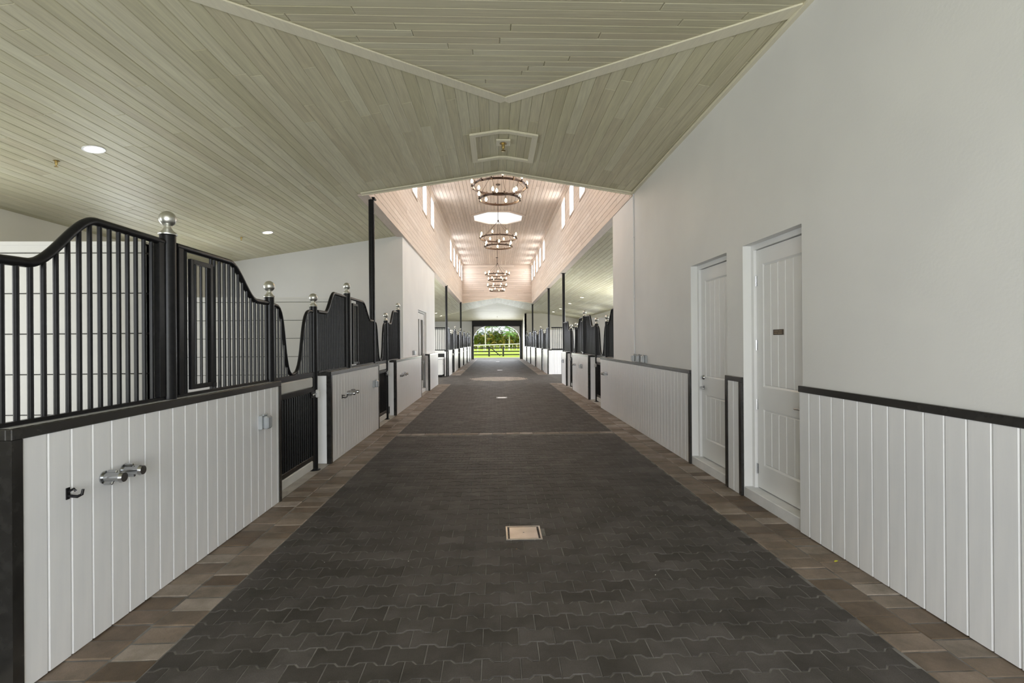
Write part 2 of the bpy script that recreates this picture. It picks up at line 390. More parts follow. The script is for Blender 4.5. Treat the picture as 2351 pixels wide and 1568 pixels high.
# ------------------------------------------------------------------ floor
floor = thing('floor', 'dark grey interlocking paver floor running down the middle of the barn aisle', 'floor', kind='structure')
part('joint_bed', MB().box((XBL, Y0 - 0.3, -0.08), (XBR, Y1 + 0.35, -0.0032)), 'joint_sand', floor)
PW, PD, AMP, GAP = 0.193, 0.135, 0.0125, 0.0042
FX0, FX1 = -1.72, 2.06
def wave(x, sign):
    """row-boundary profile within one paver, x in [0,PW]; +: far edge, -: near edge (both hollow in the middle)"""
    k = [(0, 1), (0.17, 1), (0.29, -1), (0.71, -1), (0.83, 1), (1.0, 1)]
    t = x / PW
    for (a, va), (b, vb) in zip(k, k[1:]):
        if a <= t <= b + 1e-9: return sign * AMP * (va + (vb - va) * (t - a) / (b - a))
    return sign * AMP
def paver_outline(x0, x1, off):
    """paver whose own period starts at off, clipped to x0..x1 (world x), centred on y=0"""
    br = [0, 0.17, 0.29, 0.71, 0.83, 1.0]
    xs = sorted(set([max(x0, min(x1, off + b * PW)) for b in br]))
    xs = [x for i, x in enumerate(xs) if i == 0 or x - xs[i - 1] > 1e-5]
    top = [(x, PD / 2 + wave(min(max(x - off, 0), PW), 1)) for x in xs]
    bot = [(x, -PD / 2 + wave(min(max(x - off, 0), PW), -1)) for x in xs]
    return xs, top, bot
def paver_mesh(mb, x0, x1, off, cy, z=0.0, ch=0.003):
    xs, top, bot = paver_outline(x0, x1, off); n = len(xs); i = len(mb.v); h = GAP / 2
    if x1 - x0 < 0.02: return
    def row(pts, d, dx, zz):
        for k, (x, y) in enumerate(pts):
            xx = x + (dx if k == 0 else (-dx if k == n - 1 else 0)); mb.v.append((xx, cy + y + d, zz))
    row(bot, h + ch, h + ch, z); row(top, -h - ch, h + ch, z); row(bot, h, h, z - ch * 1.2); row(top, -h, h, z - ch * 1.2)
    row(bot, h, h, z - 0.012); row(top, -h, h, z - 0.012)
    B, T, B1, T1, B2, T2 = [i + n * k for k in range(6)]
    for k in range(n - 1):
        mb.f.append((B + k, B + k + 1, T + k + 1, T + k)); mb.f.append((B1 + k, B1 + k + 1, B + k + 1, B + k)); mb.f.append((T + k, T + k + 1, T1 + k + 1, T1 + k))
        mb.f.append((B2 + k, B2 + k + 1, B1 + k + 1, B1 + k)); mb.f.append((T1 + k, T1 + k + 1, T2 + k + 1, T2 + k))
    for k, s_ in ((0, 1), (n - 1, -1)):
        q1 = (B1 + k, B + k, T + k, T1 + k); q2 = (B2 + k, B1 + k, T1 + k, T2 + k)
        mb.f.append(q1[::s_]); mb.f.append(q2[::s_])
DRAINS = [(0.222, 4.19), (0.165, 14.4), (0.23, 28.4), (0.16, 41.0)]
rp = random.Random(3)
full = MB(); paver_mesh(full, 0, PW, 0, 0); full_me = full.mesh('paver'); full_me.materials.append(MATS['paver_dark'])
rest = MB(); tan = MB(); n_ind = 0
BAND_Y0, BAND_Y1 = 8.69, 8.85
row = 0; y = 0.9
while y < Y1 + 0.2:
    cy = y + PD / 2
    if BAND_Y0 - PD * 0.55 < cy < BAND_Y1 + PD * 0.45:
        y += PD; row += 1; continue
    cross = 19.35 < cy < 24.25
    lo, hi = (XBL + 0.2, XBR - 0.2) if cross else (FX0, FX1)
    off = FX0 - PW + (PW / 2 if row % 2 else 0) - (PW * math.ceil((FX0 - lo) / PW) if cross else 0)
    while off < hi:
        a, b = max(off, lo), min(off + PW, hi)
        if b - a > 0.02:
            c_ = (a + b) / 2
            skip = any(abs(c_ - dx) < 0.10 and abs(cy - dy) < 0.11 for dx, dy in DRAINS)
            dz = rp.uniform(-0.0010, 0.0014)
            if not skip:
                circ = math.hypot(c_ - XC, cy - 21.85) < 1.2
                if circ: paver_mesh(tan, a, b, off, cy, dz)
                elif 2.3 < cy < 4.36 and n_ind < 300 and abs((b - a) - PW) < 1e-6:
                    o = mobj('paver', full_me, None, floor); o.location = (off, cy, dz); n_ind += 1
                else: paver_mesh(rest, a, b, off, cy, dz)
        off += PW
    y += PD; row += 1
part('pavers', rest, 'paver_dark', floor, kind='stuff')
part('circle_pavers', tan, 'paver_tan', floor, label='tan paver circle set in the dark paving under the skylight', kind='stuff')
def stone(mb, x0, x1, y0, y1, z, ch=0.006):
    rr = rp.uniform
    P = [(x0 + rr(.001, .006), y0 + rr(.001, .006)), (x1 - rr(.001, .006), y0 + rr(.001, .006)), (x1 - rr(.001, .006), y1 - rr(.001, .006)), (x0 + rr(.001, .006), y1 - rr(.001, .006))]
    mb.plank(P, lambda a, b, h: (a, b, z - h), 0.012, ch)
SD = 0.157
for nm, xa, xb, lab in (('floor_border', XL - 0.02, FX0, 'two-stone-wide brown tumbled paver border along the left stalls'),
                        ('floor_border', FX1, XR + 0.02, 'two-stone-wide brown tumbled paver border along the right wall')):
    fb = thing(nm, lab, 'paving', kind='structure'); farm = MB()
    for col in (0, 1):
        xm = (xa + xb) / 2; x0, x1 = (xa, xm) if col == 0 else (xm, xb)
        for ya, yb_ in ((0.9, 19.25), (24.4, Y1)):
            yy = ya - (0.05 if col else 0)
            while yy < yb_:
                d = SD * rp.uniform(0.94, 1.06); z = rp.uniform(-0.003, 0.004)
                if 2.2 < yy < 13.6: mb = MB(); stone(mb, x0, x1, yy, min(yy + d, yb_), z); part('stone', mb, 'paver_brown', fb)
                else: stone(farm, x0, x1, yy, min(yy + d, yb_), z)
                yy += d
    part('stones', farm, 'paver_brown', fb, kind='stuff')
fb = thing('floor_band', 'single row of brown stones crossing the dark paving', 'paving', kind='structure')
x = FX0
while x < FX1 - 0.02:
    w_ = min(0.236, FX1 - x); mb = MB(); stone(mb, x, x + w_, BAND_Y0 - 0.005, BAND_Y1, rp.uniform(-.002, .003)); part('stone', mb, 'paver_brown', fb); x += w_
# stall mats and aprons in the gateways
mats_mb = MB()
for xa, xb, ya, yb_ in ((XBL + .05, -2.42, Y0 + .1, 12.6), (XBL + .05, -2.42, 24.2, 46.8), (2.76, XBR - .05, 10.9, 19.3), (2.76, XBR - .05, 24.6, 43.4)):
    mats_mb.box((xa, ya, -0.0075), (xb, yb_, 0.002))
part('stall_mats', mats_mb, 'rubber', floor)
ap = MB()
ap.box((-2.42, Y0 + .1, -0.0075), (XL - 0.02, 46.8, -0.001)); ap.box((XR + 0.02, 11.0, -0.0075), (2.76, 46.8, -0.001))
part('gateway_apron', ap, 'concrete', floor)

# ------------------------------------------------------------------ ceilings
rc = random.Random(11); BW = 0.133
def slope_fn(side):
    def fn(a, b, h): # a = y, b = horizontal distance from ridge
        return (XC + side * b, a, ZR - SL * b + h)
    return fn
def hip_planks(side, bmax, ymin_cut=None):
    out = []; b0 = 0.075
    while b0 < bmax:
        b1 = min(b0 + BW, bmax); inner = b1 <= 2.47 if side > 0 else b1 <= 2.50
        segs = [(Y0, Y1)] if not inner else [(Y0, YO), (YE, Y1)]
        for s0, s1 in segs:
            for a0, a1 in runs(s0, s1, 1.3, 4.6, rc):
                p = [(a0 + .001, b0 + .0009), (a1 - .001, b0 + .0009), (a1 - .001, b1 - .0009), (a0 + .001, b1 - .0009)]
                p = clip(p, -1, -1, -(YA - 0.0))      # y >= YA - b
                if len(p) >= 3: p = clip(p, 1, -1, YB)  # y <= YB + b
                if len(p) >= 3: out.append(p)
        b0 = b1
    return out
cl = thing('ceiling_left', 'sloping white-washed pine board ceiling above the left stalls', 'ceiling', kind='structure')
lay_planks(hip_planks(-1, XC - XBL), slope_fn(-1), 'pine_lawnlit_y', cl, 290, lambda p: (sum(q[0] for q in p) / len(p) < 1.0) * 100 + sum(q[0] for q in p) / len(p))
cr_ = thing('ceiling_right', 'sloping white-washed pine board ceiling above the right wall and stalls', 'ceiling', kind='structure')
lay_planks(hip_planks(1, XBR - XC), slope_fn(1), 'pine_lawnlit_y', cr_, 200, lambda p: (sum(q[0] for q in p) / len(p) < 2.0) * 100 + sum(q[0] for q in p) / len(p))
part('plank', MB().plank([(YA, -0.074), (YO, -0.074), (YO, 0.074), (YA, 0.074)], lambda a, b, h: (XC + b, a, ZR - 0.010 + h)), 'pine_lawnlit_y', cl, 'flat board along the ridge')
part('plank', MB().plank([(YE, -0.074), (YB + 0.05, -0.074), (YB + 0.05, 0.074), (YE, 0.074)], lambda a, b, h: (XC + b, a, ZR - 0.010 + h)), 'pine_lawnlit_y', cl, 'flat board along the ridge')
def hip_end(near):
    def fn(a, b, h):  # a = x, b = distance from apex
        return (a, (YA - b) if near else (YB + b), ZR - SL * b + h)
    out = []; b0 = 0.02; bm = (YA - Y0) if near else (Y1 - YB)
    while b0 < bm:
        b1 = min(b0 + BW, bm)
        for a0, a1 in runs(max(XBL, XC - b1 - .1), min(XBR, XC + b1 + .1), 0.9, 3.6, rc):
            p = [(a0 + .001, b0 + .0012), (a1 - .001, b0 + .0012), (a1 - .001, b1 - .0012), (a0 + .001, b1 - .0012)]
            p = clip(p, 1, -1, XC); p = clip(p, -1, -1, -XC) if len(p) > 2 else p
            if len(p) > 2: out.append(p)
        b0 = b1
    return fn, out
ch_ = thing('ceiling_hip', 'triangular pine board ceiling sloping down towards the entrance overhead', 'ceiling', kind='structure')
fn, pl = hip_end(True); lay_planks(pl, fn, 'pine_lawnlit_x', ch_, 120, lambda p: sum(q[1] for q in p) / len(p), ch=0.008)
cf_ = thing('ceiling_hip_far', 'pale board ceiling sloping down to the far arched doorway', 'ceiling', kind='structure')
fn, pl = hip_end(False); lay_planks(pl, fn, 'pine_lawnlit_x', cf_, 0, lambda p: 0)
# hip casings
def strip(pa, pb, w, th, nrm=Vector((0, 0, -1))):
    pa, pb = Vector(pa), Vector(pb); d = (pb - pa).normalized(); s_ = d.cross(nrm).normalized() * w / 2; t = nrm * th
    mb = MB(); P = [pa - s_, pa + s_, pb + s_, pb - s_]; i = 0
    mb.v = [tuple(p) for p in P] + [tuple(p + t) for p in P]
    mb.f = [(0, 1, 2, 3), (7, 6, 5, 4), (0, 4, 5, 1), (1, 5, 6, 2), (2, 6, 7, 3), (3, 7, 4, 0)]
    return mb
for sd, lim, lab in ((-1, XC - XBL, 'left'), (1, XR - XC, 'right')):
    bl = min(lim, YA - Y0)
    single('trim_1' if sd < 0 else 'trim_2', strip((XC, YA, ZR - 0.005), (XC + sd * bl, YA - bl, ZR - SL * bl - 0.005), 0.15, 0.018), 'pine_trim',
           'flat board covering the %s hip joint of the entrance ceiling' % lab, 'trim', kind='structure')
    bl = min(7.2, Y1 - YB)
    single('trim_3' if sd < 0 else 'trim_4', strip((XC, YB, ZR - 0.005), (XC + sd * bl, YB + bl, ZR - SL * bl - 0.005), 0.13, 0.015), 'pine_trim',
           'flat board covering the %s hip joint near the far doorway' % lab, 'trim', kind='structure')
# casing round the clerestory opening
op = thing('trim_5', 'pale casing along the gabled near edge of the clerestory opening', 'trim', kind='structure')
for nm, ye in (('near', YO),):
    for sd, xe in ((-1, XCL - 0.12), (1, XCR)):
        part('casing', strip((XC, ye - 0.045, ZR - 0.004), (xe, ye - 0.045, zceil(xe) - 0.004), 0.10, 0.022), 'pine_trim', op)
        part('edge_strip', strip((XC, ye + 0.004, ZR - 0.006), (xe, ye + 0.004, zceil(xe) - 0.006), 0.03, 0.03), 'pine_trim', op)
single('trim_6', strip((XR - 0.02, Y0, zceil(XR) - 0.004), (XR - 0.02, YO, zceil(XR) - 0.004), 0.05, 0.03), 'pine_trim', 'narrow pale strip where the ceiling meets the right wall', 'trim', kind='structure')
# roof above: keeps daylight out
rf = MB()
def roofslab(P): rf.face(P); rf.face([(p[0], p[1], p[2] + 0.12) for p in P][::-1])
U = 0.03
zl = ZR - SL * (XC - XBL) + U; ex = 0.5
for sd, xe in ((-1, XBL - ex), (1, XBR + ex)):
    xo = XCL - 0.16 if sd < 0 else XCR + 0.16
    z1, z2 = zceil(xo) + U, zceil(xe) + U
    roofslab([(xo, Y0 - 1, z1), (xo, Y1 + 1, z1), (xe, Y1 + 1, z2), (xe, Y0 - 1, z2)])
    zc2 = ZR + U
    roofslab([(XC, Y0 - 1, zc2), (XC, YO, zc2), (xo, YO, z1), (xo, Y0 - 1, z1)]); roofslab([(XC, YE, zc2), (XC, Y1 + 1, zc2), (xo, Y1 + 1, z1), (xo, YE, z1)])
roofslab([(XCL - 0.5, YO - 0.6, ZCC + 0.3), (XCR + 0.5, YO - 0.6, ZCC + 0.3), (XCR + 0.5, 20.6, ZCC + 0.3), (XCL - 0.5, 20.6, ZCC + 0.3)])
roofslab([(XCL - 0.5, 23.0, ZCC + 0.3), (XCR + 0.5, 23.0, ZCC + 0.3), (XCR + 0.5, YE + 0.6, ZCC + 0.3), (XCL - 0.5, YE + 0.6, ZCC + 0.3)])
roofslab([(XCL - 0.5, 20.6, ZCC + 0.3), (XC - 1.12, 20.6, ZCC + 0.3), (XC - 1.12, 23.0, ZCC + 0.3), (XCL - 0.5, 23.0, ZCC + 0.3)])
roofslab([(XC + 1.12, 20.6, ZCC + 0.3), (XCR + 0.5, 20.6, ZCC + 0.3), (XCR + 0.5, 23.0, ZCC + 0.3), (XC + 1.12, 23.0, ZCC + 0.3)])
single('roof', rf, 'roof_dark', 'grey roof decking over the whole barn', 'roof', kind='structure')

# ------------------------------------------------------------------ clerestory
WZ0, WZ1, WW = 5.82, 6.84, 0.92
SKR = 1.06; SKY_Y = 21.8
def clere_wall(name, x, sd, lab):
    w = thing(name, lab, 'wall', kind='structure'); zb = zceil(x) - 0.03
    core = MB(); xo = x + sd * 0.20; xi = x + sd * 0.016
    core.box((xi, YO, zb), (xo, YE, WZ0)); core.box((xi, YO, WZ1), (xo, YE, ZCC + 0.3))
    ed = [YO] + [e for y in WIN_Y for e in (y - WW / 2, y + WW / 2)] + [YE]
    for a, b in zip(ed[::2], ed[1::2]): core.box((xi, a, WZ0), (xo, b, WZ1))
    part('framing', core, 'pine_back', w)
    part('bottom_trim', MB().box((x - sd * 0.006, YO, zb - 0.02), (xo, YE, zb)), 'pine_bulblit_y', w)
    part('crown_trim', MB().box((x - sd * 0.05, YO, ZCC - 0.09), (xi, YE, ZCC)).box((x - sd * 0.025, YO, ZCC - 0.15), (xi, YE, ZCC - 0.09)), 'pine_bulblit_y', w)
    pl = []; z = zb
    while z < ZCC - 0.15:
        z2 = min(z + BW, ZCC - 0.14)
        if z2 > WZ0 - 0.02 and z < WZ1 + 0.02:
            zz = []
            for a, b in zip(ed[::2], ed[1::2]): zz += runs(a + (0.05 if a > YO else 0), b - 0.05, 1.2, 4, rc)
        else: zz = runs(YO, YE, 1.6, 4.6, rc)
        for a, b in zz: pl.append([(a + .001, z + .0022), (b - .001, z + .0022), (b - .001, z2 - .0022), (a + .001, z2 - .0022)])
        z = z2
    lay_planks(pl, lambda a, b, h: (x + sd * h, a, b), 'pine_bulblit_y', w, 70, lambda p: sum(q[0] for q in p) / len(p) if sum(q[0] for q in p) / len(p) > 10.2 else 99, nm='board', ch=0.007)
    return w
clere_wall('wall_clerestory_left', XCL, -1, 'lamplight-tinted board wall below and between the high windows on the left')
clere_wall('wall_clerestory_right', XCR, 1, 'lamplight-tinted board wall below and between the high windows on the right')
ordn = ['nearest', 'second nearest', 'third nearest', 'fourth nearest', 'fifth nearest', 'fifth farthest', 'fourth farthest', 'third farthest', 'second farthest', 'farthest']
wi = 0
for sd, x, side in ((-1, XCL, 'left'), (1, XCR, 'right')):
    for k, y in enumerate(WIN_Y):
        wi += 1
        w = thing('window_%d' % wi, 'tall clerestory window high on the %s side, %s' % (side, ordn[k]), 'window', (x, y, WZ0), kind='structure')
        fr = MB(); h = WZ1 - WZ0; hw = WW / 2
        for a, b in ((-hw, -hw + 0.03), (hw - 0.03, hw)): fr.box((sd * 0.0, a, 0), (sd * 0.06, b, h))
        fr.box((sd * 0.0, -hw, 0), (sd * 0.06, hw, 0.03)); fr.box((sd * 0.0, -hw, h - 0.03), (sd * 0.06, hw, h))
        part('frame', fr, 'white_paint', w)
        cs = MB()
        for a, b in ((-hw - 0.05, -hw), (hw, hw + 0.05)): cs.box((-sd * 0.012, a, -0.05), (sd * 0.05, b, h + 0.05))
        cs.box((-sd * 0.012, -hw, -0.05), (sd * 0.05, hw, 0)); cs.box((-sd * 0.012, -hw, h), (sd * 0.05, hw, h + 0.05))
        part('casing', cs, 'pine_bulblit_y', w)
        part('pane', MB().face([(sd * 0.012, -hw + 0.025, 0.025), (sd * 0.012, hw - 0.025, 0.025), (sd * 0.012, hw - 0.025, h - 0.025), (sd * 0.012, -hw + 0.025, h - 0.025)]), 'diffusing_pane', w)
# end walls of the clerestory
we = thing('wall_clerestory_far', 'board gable wall above the far ceiling, behind the last chandelier', 'wall', kind='structure')
core = MB()
for x0, x1 in ((XCL - 0.2, XC), (XC, XCR + 0.2)):
    core.face([(x0, YE + 0.016, zceil(x0) - 0.005), (x1, YE + 0.016, zceil(x1) - 0.005), (x1, YE + 0.016, ZCC + 0.3), (x0, YE + 0.016, ZCC + 0.3)])
    core.face([(x0, YE + 0.2, zceil(x0) - 0.005), (x1, YE + 0.2, zceil(x1) - 0.005), (x1, YE + 0.2, ZCC + 0.3), (x0, YE + 0.2, ZCC + 0.3)][::-1])
part('framing', core, 'pine_back', we)
pl = []; z = zceil(XCL) - 0.02
while z < ZCC:
    z2 = min(z + BW, ZCC)
    for a, b in runs(XCL, XCR, 1.2, 4, rc):
        p = [(a + .001, z + .0025), (b - .001, z + .0025), (b - .001, z2 - .0025), (a + .001, z2 - .0025)]
        for q in ([p] if z > ZR else [clip(clip(p, 1, 0, XC), SL, -1, -(ZR - SL * XC)), clip(clip(p, -1, 0, -XC), -SL, -1, -(ZR + SL * XC))]):
            if len(q) > 2: pl.append(q)
    z = z2
lay_planks(pl, lambda a, b, h: (a, YE + h, b), 'pine_bulblit_x', we, 0, lambda p: 0, nm='board')
part('edge_trim', strip((XC, YE - 0.02, ZR - 0.006), (XCL, YE - 0.02, zceil(XCL) - 0.006), 0.06, 0.02), 'pine_trim', we)
part('edge_trim', strip((XC, YE - 0.02, ZR - 0.006), (XCR, YE - 0.02, zceil(XCR) - 0.006), 0.06, 0.02), 'pine_trim', we)
wn = MB().face([(XCL - .2, YO - 0.004, zceil(XCL) + .03), (XC, YO - 0.004, ZR + .03), (XCR + .2, YO - 0.004, zceil(XCR) + .03), (XCR + .2, YO - 0.004, ZCC + .3), (XCL - .2, YO - 0.004, ZCC + .3)])
wn.face([(XCL - .2, YO - .15, zceil(XCL) + .03), (XC, YO - .15, ZR + .03), (XCR + .2, YO - .15, zceil(XCR) + .03), (XCR + .2, YO - .15, ZCC + .3), (XCL - .2, YO - .15, ZCC + .3)][::-1])
single('wall_clerestory_near', wn, 'pine_bulblit_x', 'board end wall of the clerestory above the near opening', 'wall', kind='structure')
# flat ceiling with the octagonal skylight
cc = thing('ceiling_clerestory', 'flat lamplight-tinted board ceiling high above the chandeliers', 'ceiling', kind='structure')
oct_ = [(XC + SKR / math.cos(PI / 8) * math.cos(PI / 8 + k * PI / 4), SKY_Y + SKR / math.cos(PI / 8) * math.sin(PI / 8 + k * PI / 4)) for k in range(8)]
pl = []; x = XCL
while x < XCR:
    x2 = min(x + BW, XCR)
    dx = max(abs(x - XC), abs(x2 - XC)) if (x - XC) * (x2 - XC) > 0 else 0
    dmin = min(abs(x - XC), abs(x2 - XC)) if (x - XC) * (x2 - XC) > 0 else 0
    ext = 0
    if dmin < SKR: ext = min(SKR, SKR * math.sqrt(2) - dmin) + 0.0
    segs = [(YO, YE)] if not ext else [(YO, SKY_Y - ext), (SKY_Y + ext, YE)]
    for s0, s1 in segs:
        for a, b in runs(s0, s1, 1.6, 4.6, rc): pl.append([(a + .001, x + .003), (b - .001, x + .003), (b - .001, x2 - .003), (a + .001, x2 - .003)])
    x = x2
lay_planks(pl, lambda a, b, h: (b, a, ZCC + h), 'pine_bulblit_y', cc, 0, lambda p: 0, ch=0.008)
bk = MB()
for a, b, c_, d in ((XCL - .2, XCR + .2, YO, SKY_Y - 1.15), (XCL - .2, XCR + .2, SKY_Y + 1.15, YE + .2), (XCL - .2, XC - 1.15, SKY_Y - 1.15, SKY_Y + 1.15), (XC + 1.15, XCR + .2, SKY_Y - 1.15, SKY_Y + 1.15)):
    bk.box((a, c_, ZCC + 0.02), (b, d, ZCC + 0.10))
part('backing', bk, 'pine_back', cc)
sk = thing('skylight', 'octagonal white skylight well glowing between the first two chandeliers', 'skylight', (0, 0, 0), kind='structure')
sh = MB(); tr = MB()
for k in range(8):
    a, b = oct_[k], oct_[(k + 1) % 8]
    sh.face([(b[0], b[1], ZCC + .012), (a[0], a[1], ZCC + .012), (a[0], a[1], 8.35), (b[0], b[1], 8.35)])
    ao = (XC + (a[0] - XC) * 1.10, SKY_Y + (a[1] - SKY_Y) * 1.10); bo = (XC + (b[0] - XC) * 1.10, SKY_Y + (b[1] - SKY_Y) * 1.10)
    ai = (XC + (a[0] - XC) * .975, SKY_Y + (a[1] - SKY_Y) * .975); bi = (XC + (b[0] - XC) * .975, SKY_Y + (b[1] - SKY_Y) * .975)
    z0, z1 = ZCC - 0.025, ZCC + 0.015
    tr.face([(*ai, z0), (*bi, z0), (*bo, z0), (*ao, z0)]); tr.face([(*ao, z0), (*bo, z0), (*bo, z1), (*ao, z1)]); tr.face([(*bi, z0), (*ai, z0), (*ai, z1), (*bi, z1)])
part('well', sh, 'plaster', sk); part('casing', tr, 'pine_bulblit_y', sk)
part('pane', MB().face([(p[0], p[1], 8.36) for p in oct_]), 'glass', sk)

# ------------------------------------------------------------------ plaster walls
DN = (4.07, 5.06); DF = (5.42, 6.43); DTOP = 2.565
wr = MB()
ed = [Y0, DN[0], DN[1], DF[0], DF[1], 10.72]; XT = 2.92
for a, b in zip(ed[::2], ed[1::2]): wr.box((XR, a, 0), (XT, b, zceil(XR) + 0.02))
for a, b in (DN, DF): wr.box((XR, a, DTOP), (XT, b, zceil(XR) + 0.02))
wr.box((XT, 10.55, 0), (XBR, 10.72, zceil(XR) + 0.1))
single('wall_right', wr, 'plaster', 'tall white plaster wall on the right with two recessed doors', 'wall', kind='structure')
LD = (15.2, 16.95)
wl = MB()
wl.box((-2.65, 12.70, 0), (XWL, LD[0], zceil(XWL) + .02)); wl.box((-2.65, LD[1], 0), (XWL, 19.3, zceil(XWL) + .02)); wl.box((-2.65, LD[0], 2.6), (XWL, LD[1], zceil(XWL) + .02))
wl.box((XBL, 12.70, 0), (-2.65, 12.85, 4.4)); wl.box((XBL, 19.15, 0), (-2.65, 19.3, 4.4))
single('wall_left', wl, 'plaster', 'white plaster room wall on the left between stalls and cross aisle', 'wall', kind='structure')
def rear(name, x, sd, holes, lab):
    mb = MB(); ed = [Y0]
    for a, b in holes: ed += [a, b]
    ed.append(Y1); t = zceil(x) + 0.05
    for a, b in zip(ed[::2], ed[1::2]): mb.box((x, a, -.02), (x + sd * 0.25, b, t))
    for a, b in holes:
        mb.box((x, a, 3.0 if b - a > 2 else 2.75), (x + sd * 0.25, b, t))
        if b - a < 2: mb.box((x, a, -.02), (x + sd * 0.25, b, 0.75))
    single(name, mb, 'cream_wall', lab, 'wall', kind='structure')
hl = sorted([(y - .62, y + .62) for y in ADDED_OPENINGS_L] + [(19.8, 23.8)]); hr = sorted([(y - .62, y + .62) for y in ADDED_OPENINGS_R] + [(19.8, 23.8)])
rear('wall_rear_left', XBL, -1, hl, 'cream rear wall of the left stalls seen above the partitions')
rear('wall_rear_right', XBR, 1, hr, 'cream rear wall behind the right stalls')
wc = MB().box((2.54, 43.6, 0), (2.7, Y1, 4.4)).box((2.54, 43.6, 0), (XBR, 43.75, 4.4))
single('wall_far_right', wc, 'cream_wall', 'cream wall closing the far right stalls beside the doorway', 'wall', kind='structure')
# end walls with arched doorways
AX0, AX1, ATOP, RX, RZ = -2.06, 2.26, 3.10, 1.45, 1.25
def arch_z(x):
    d = min(x - AX0, AX1 - x)
    if d >= RX: return ATOP
    t = 1 - d / RX
    return ATOP - RZ * (1 - (max(0, 1 - t ** 2.0)) ** 0.5)
def end_wall(name, y, th, lab):
    mb = MB(); t = 4.9
    zt = lambda x: zceil(x, y) + 0.06
    mb.box((XBL - .1, y, -.02), (AX0, y + th, 3.75)); mb.box((AX1, y, -.02), (XBR + .1, y + th, 3.75))
    xs = [AX0 + (AX1 - AX0) * (0.5 - 0.5 * math.cos(PI * k / 40)) for k in range(41)]
    for a, b in zip(xs, xs[1:]):
        za, zb = arch_z(a), arch_z(b)
        mb.face([(a, y, za), (b, y, zb), (b, y, 3.75), (a, y, 3.75)]); mb.face([(a, y + th, za), (b, y + th, zb), (b, y + th, 3.75), (a, y + th, 3.75)][::-1])
        mb.face([(a, y, za), (a, y + th, za), (b, y + th, zb), (b, y, zb)])
    single(name, mb, 'plaster', lab, 'wall', kind='structure')
end_wall('wall_far', Y1, 0.3, 'far end wall with an arched opening to the lawn')
end_wall('wall_near', Y0 - 0.3, 0.3, 'entrance end wall with an arched opening behind the viewer')
dr = thing('door_4', 'black roller door housing and side rails framing the far arch', 'door', (0, Y1 - 0.02, 0), kind='structure')
part('housing', MB().box((-2.19, -0.32, 3.14), (2.43, 0, 3.575), 0.02), 'black_metal', dr)
part('lower_rail', MB().box((-2.15, -0.14, 3.06), (2.39, -0.06, 3.14)), 'flat_black', dr)
part('side_rail', MB().box((-2.19, -0.14, 0), (-2.05, 0, 3.14)), 'black_metal', dr); part('side_rail', MB().box((2.27, -0.14, 0), (2.43, 0, 3.14)), 'black_metal', dr)

# partitions between the stalls: white horizontal boards
def partition(sd, y, lab, boards=True):
    x0, x1 = (XBL + .01, -2.40) if sd < 0 else (2.74, XBR - .01)
    p = thing('wall_partition', lab, 'partition', (0, y, 0), kind='structure')
    part('core', MB().box((x0, -0.03, 0.002), (x1, 0.03, 2.28)), 'flat_black' if boards else 'partition_paint', p)
    if boards:
        z = 0.02
        while z < 2.25:
            z2 = min(z + 0.276, 2.3); part('board', MB().box((x0, -0.05, z + .003), (x1, 0.05, z2 - .003), 0.004), 'partition_paint', p); z = z2
    part('top_cap', MB().box((x0, -0.055, 2.28), (x1, 0.055, 2.305)), 'partition_paint', p)
partition(-1, 3.56, 'white horizontal board partition behind the nearest left bars')
partition(-1, 7.77, 'white horizontal board partition behind the second left stall post')
partition(1, 14.88, 'white board partition behind the right stall with the tall middle post', False)
for k, y in enumerate((28.3, 32.7, 36.7, 40.9)): partition(-1, y, ORD[k] + ' white partition among the far left stalls', False)
for k, y in enumerate((29.3, 34.0, 38.6)): partition(1, y, ORD[k] + ' white partition among the far right stalls', False)

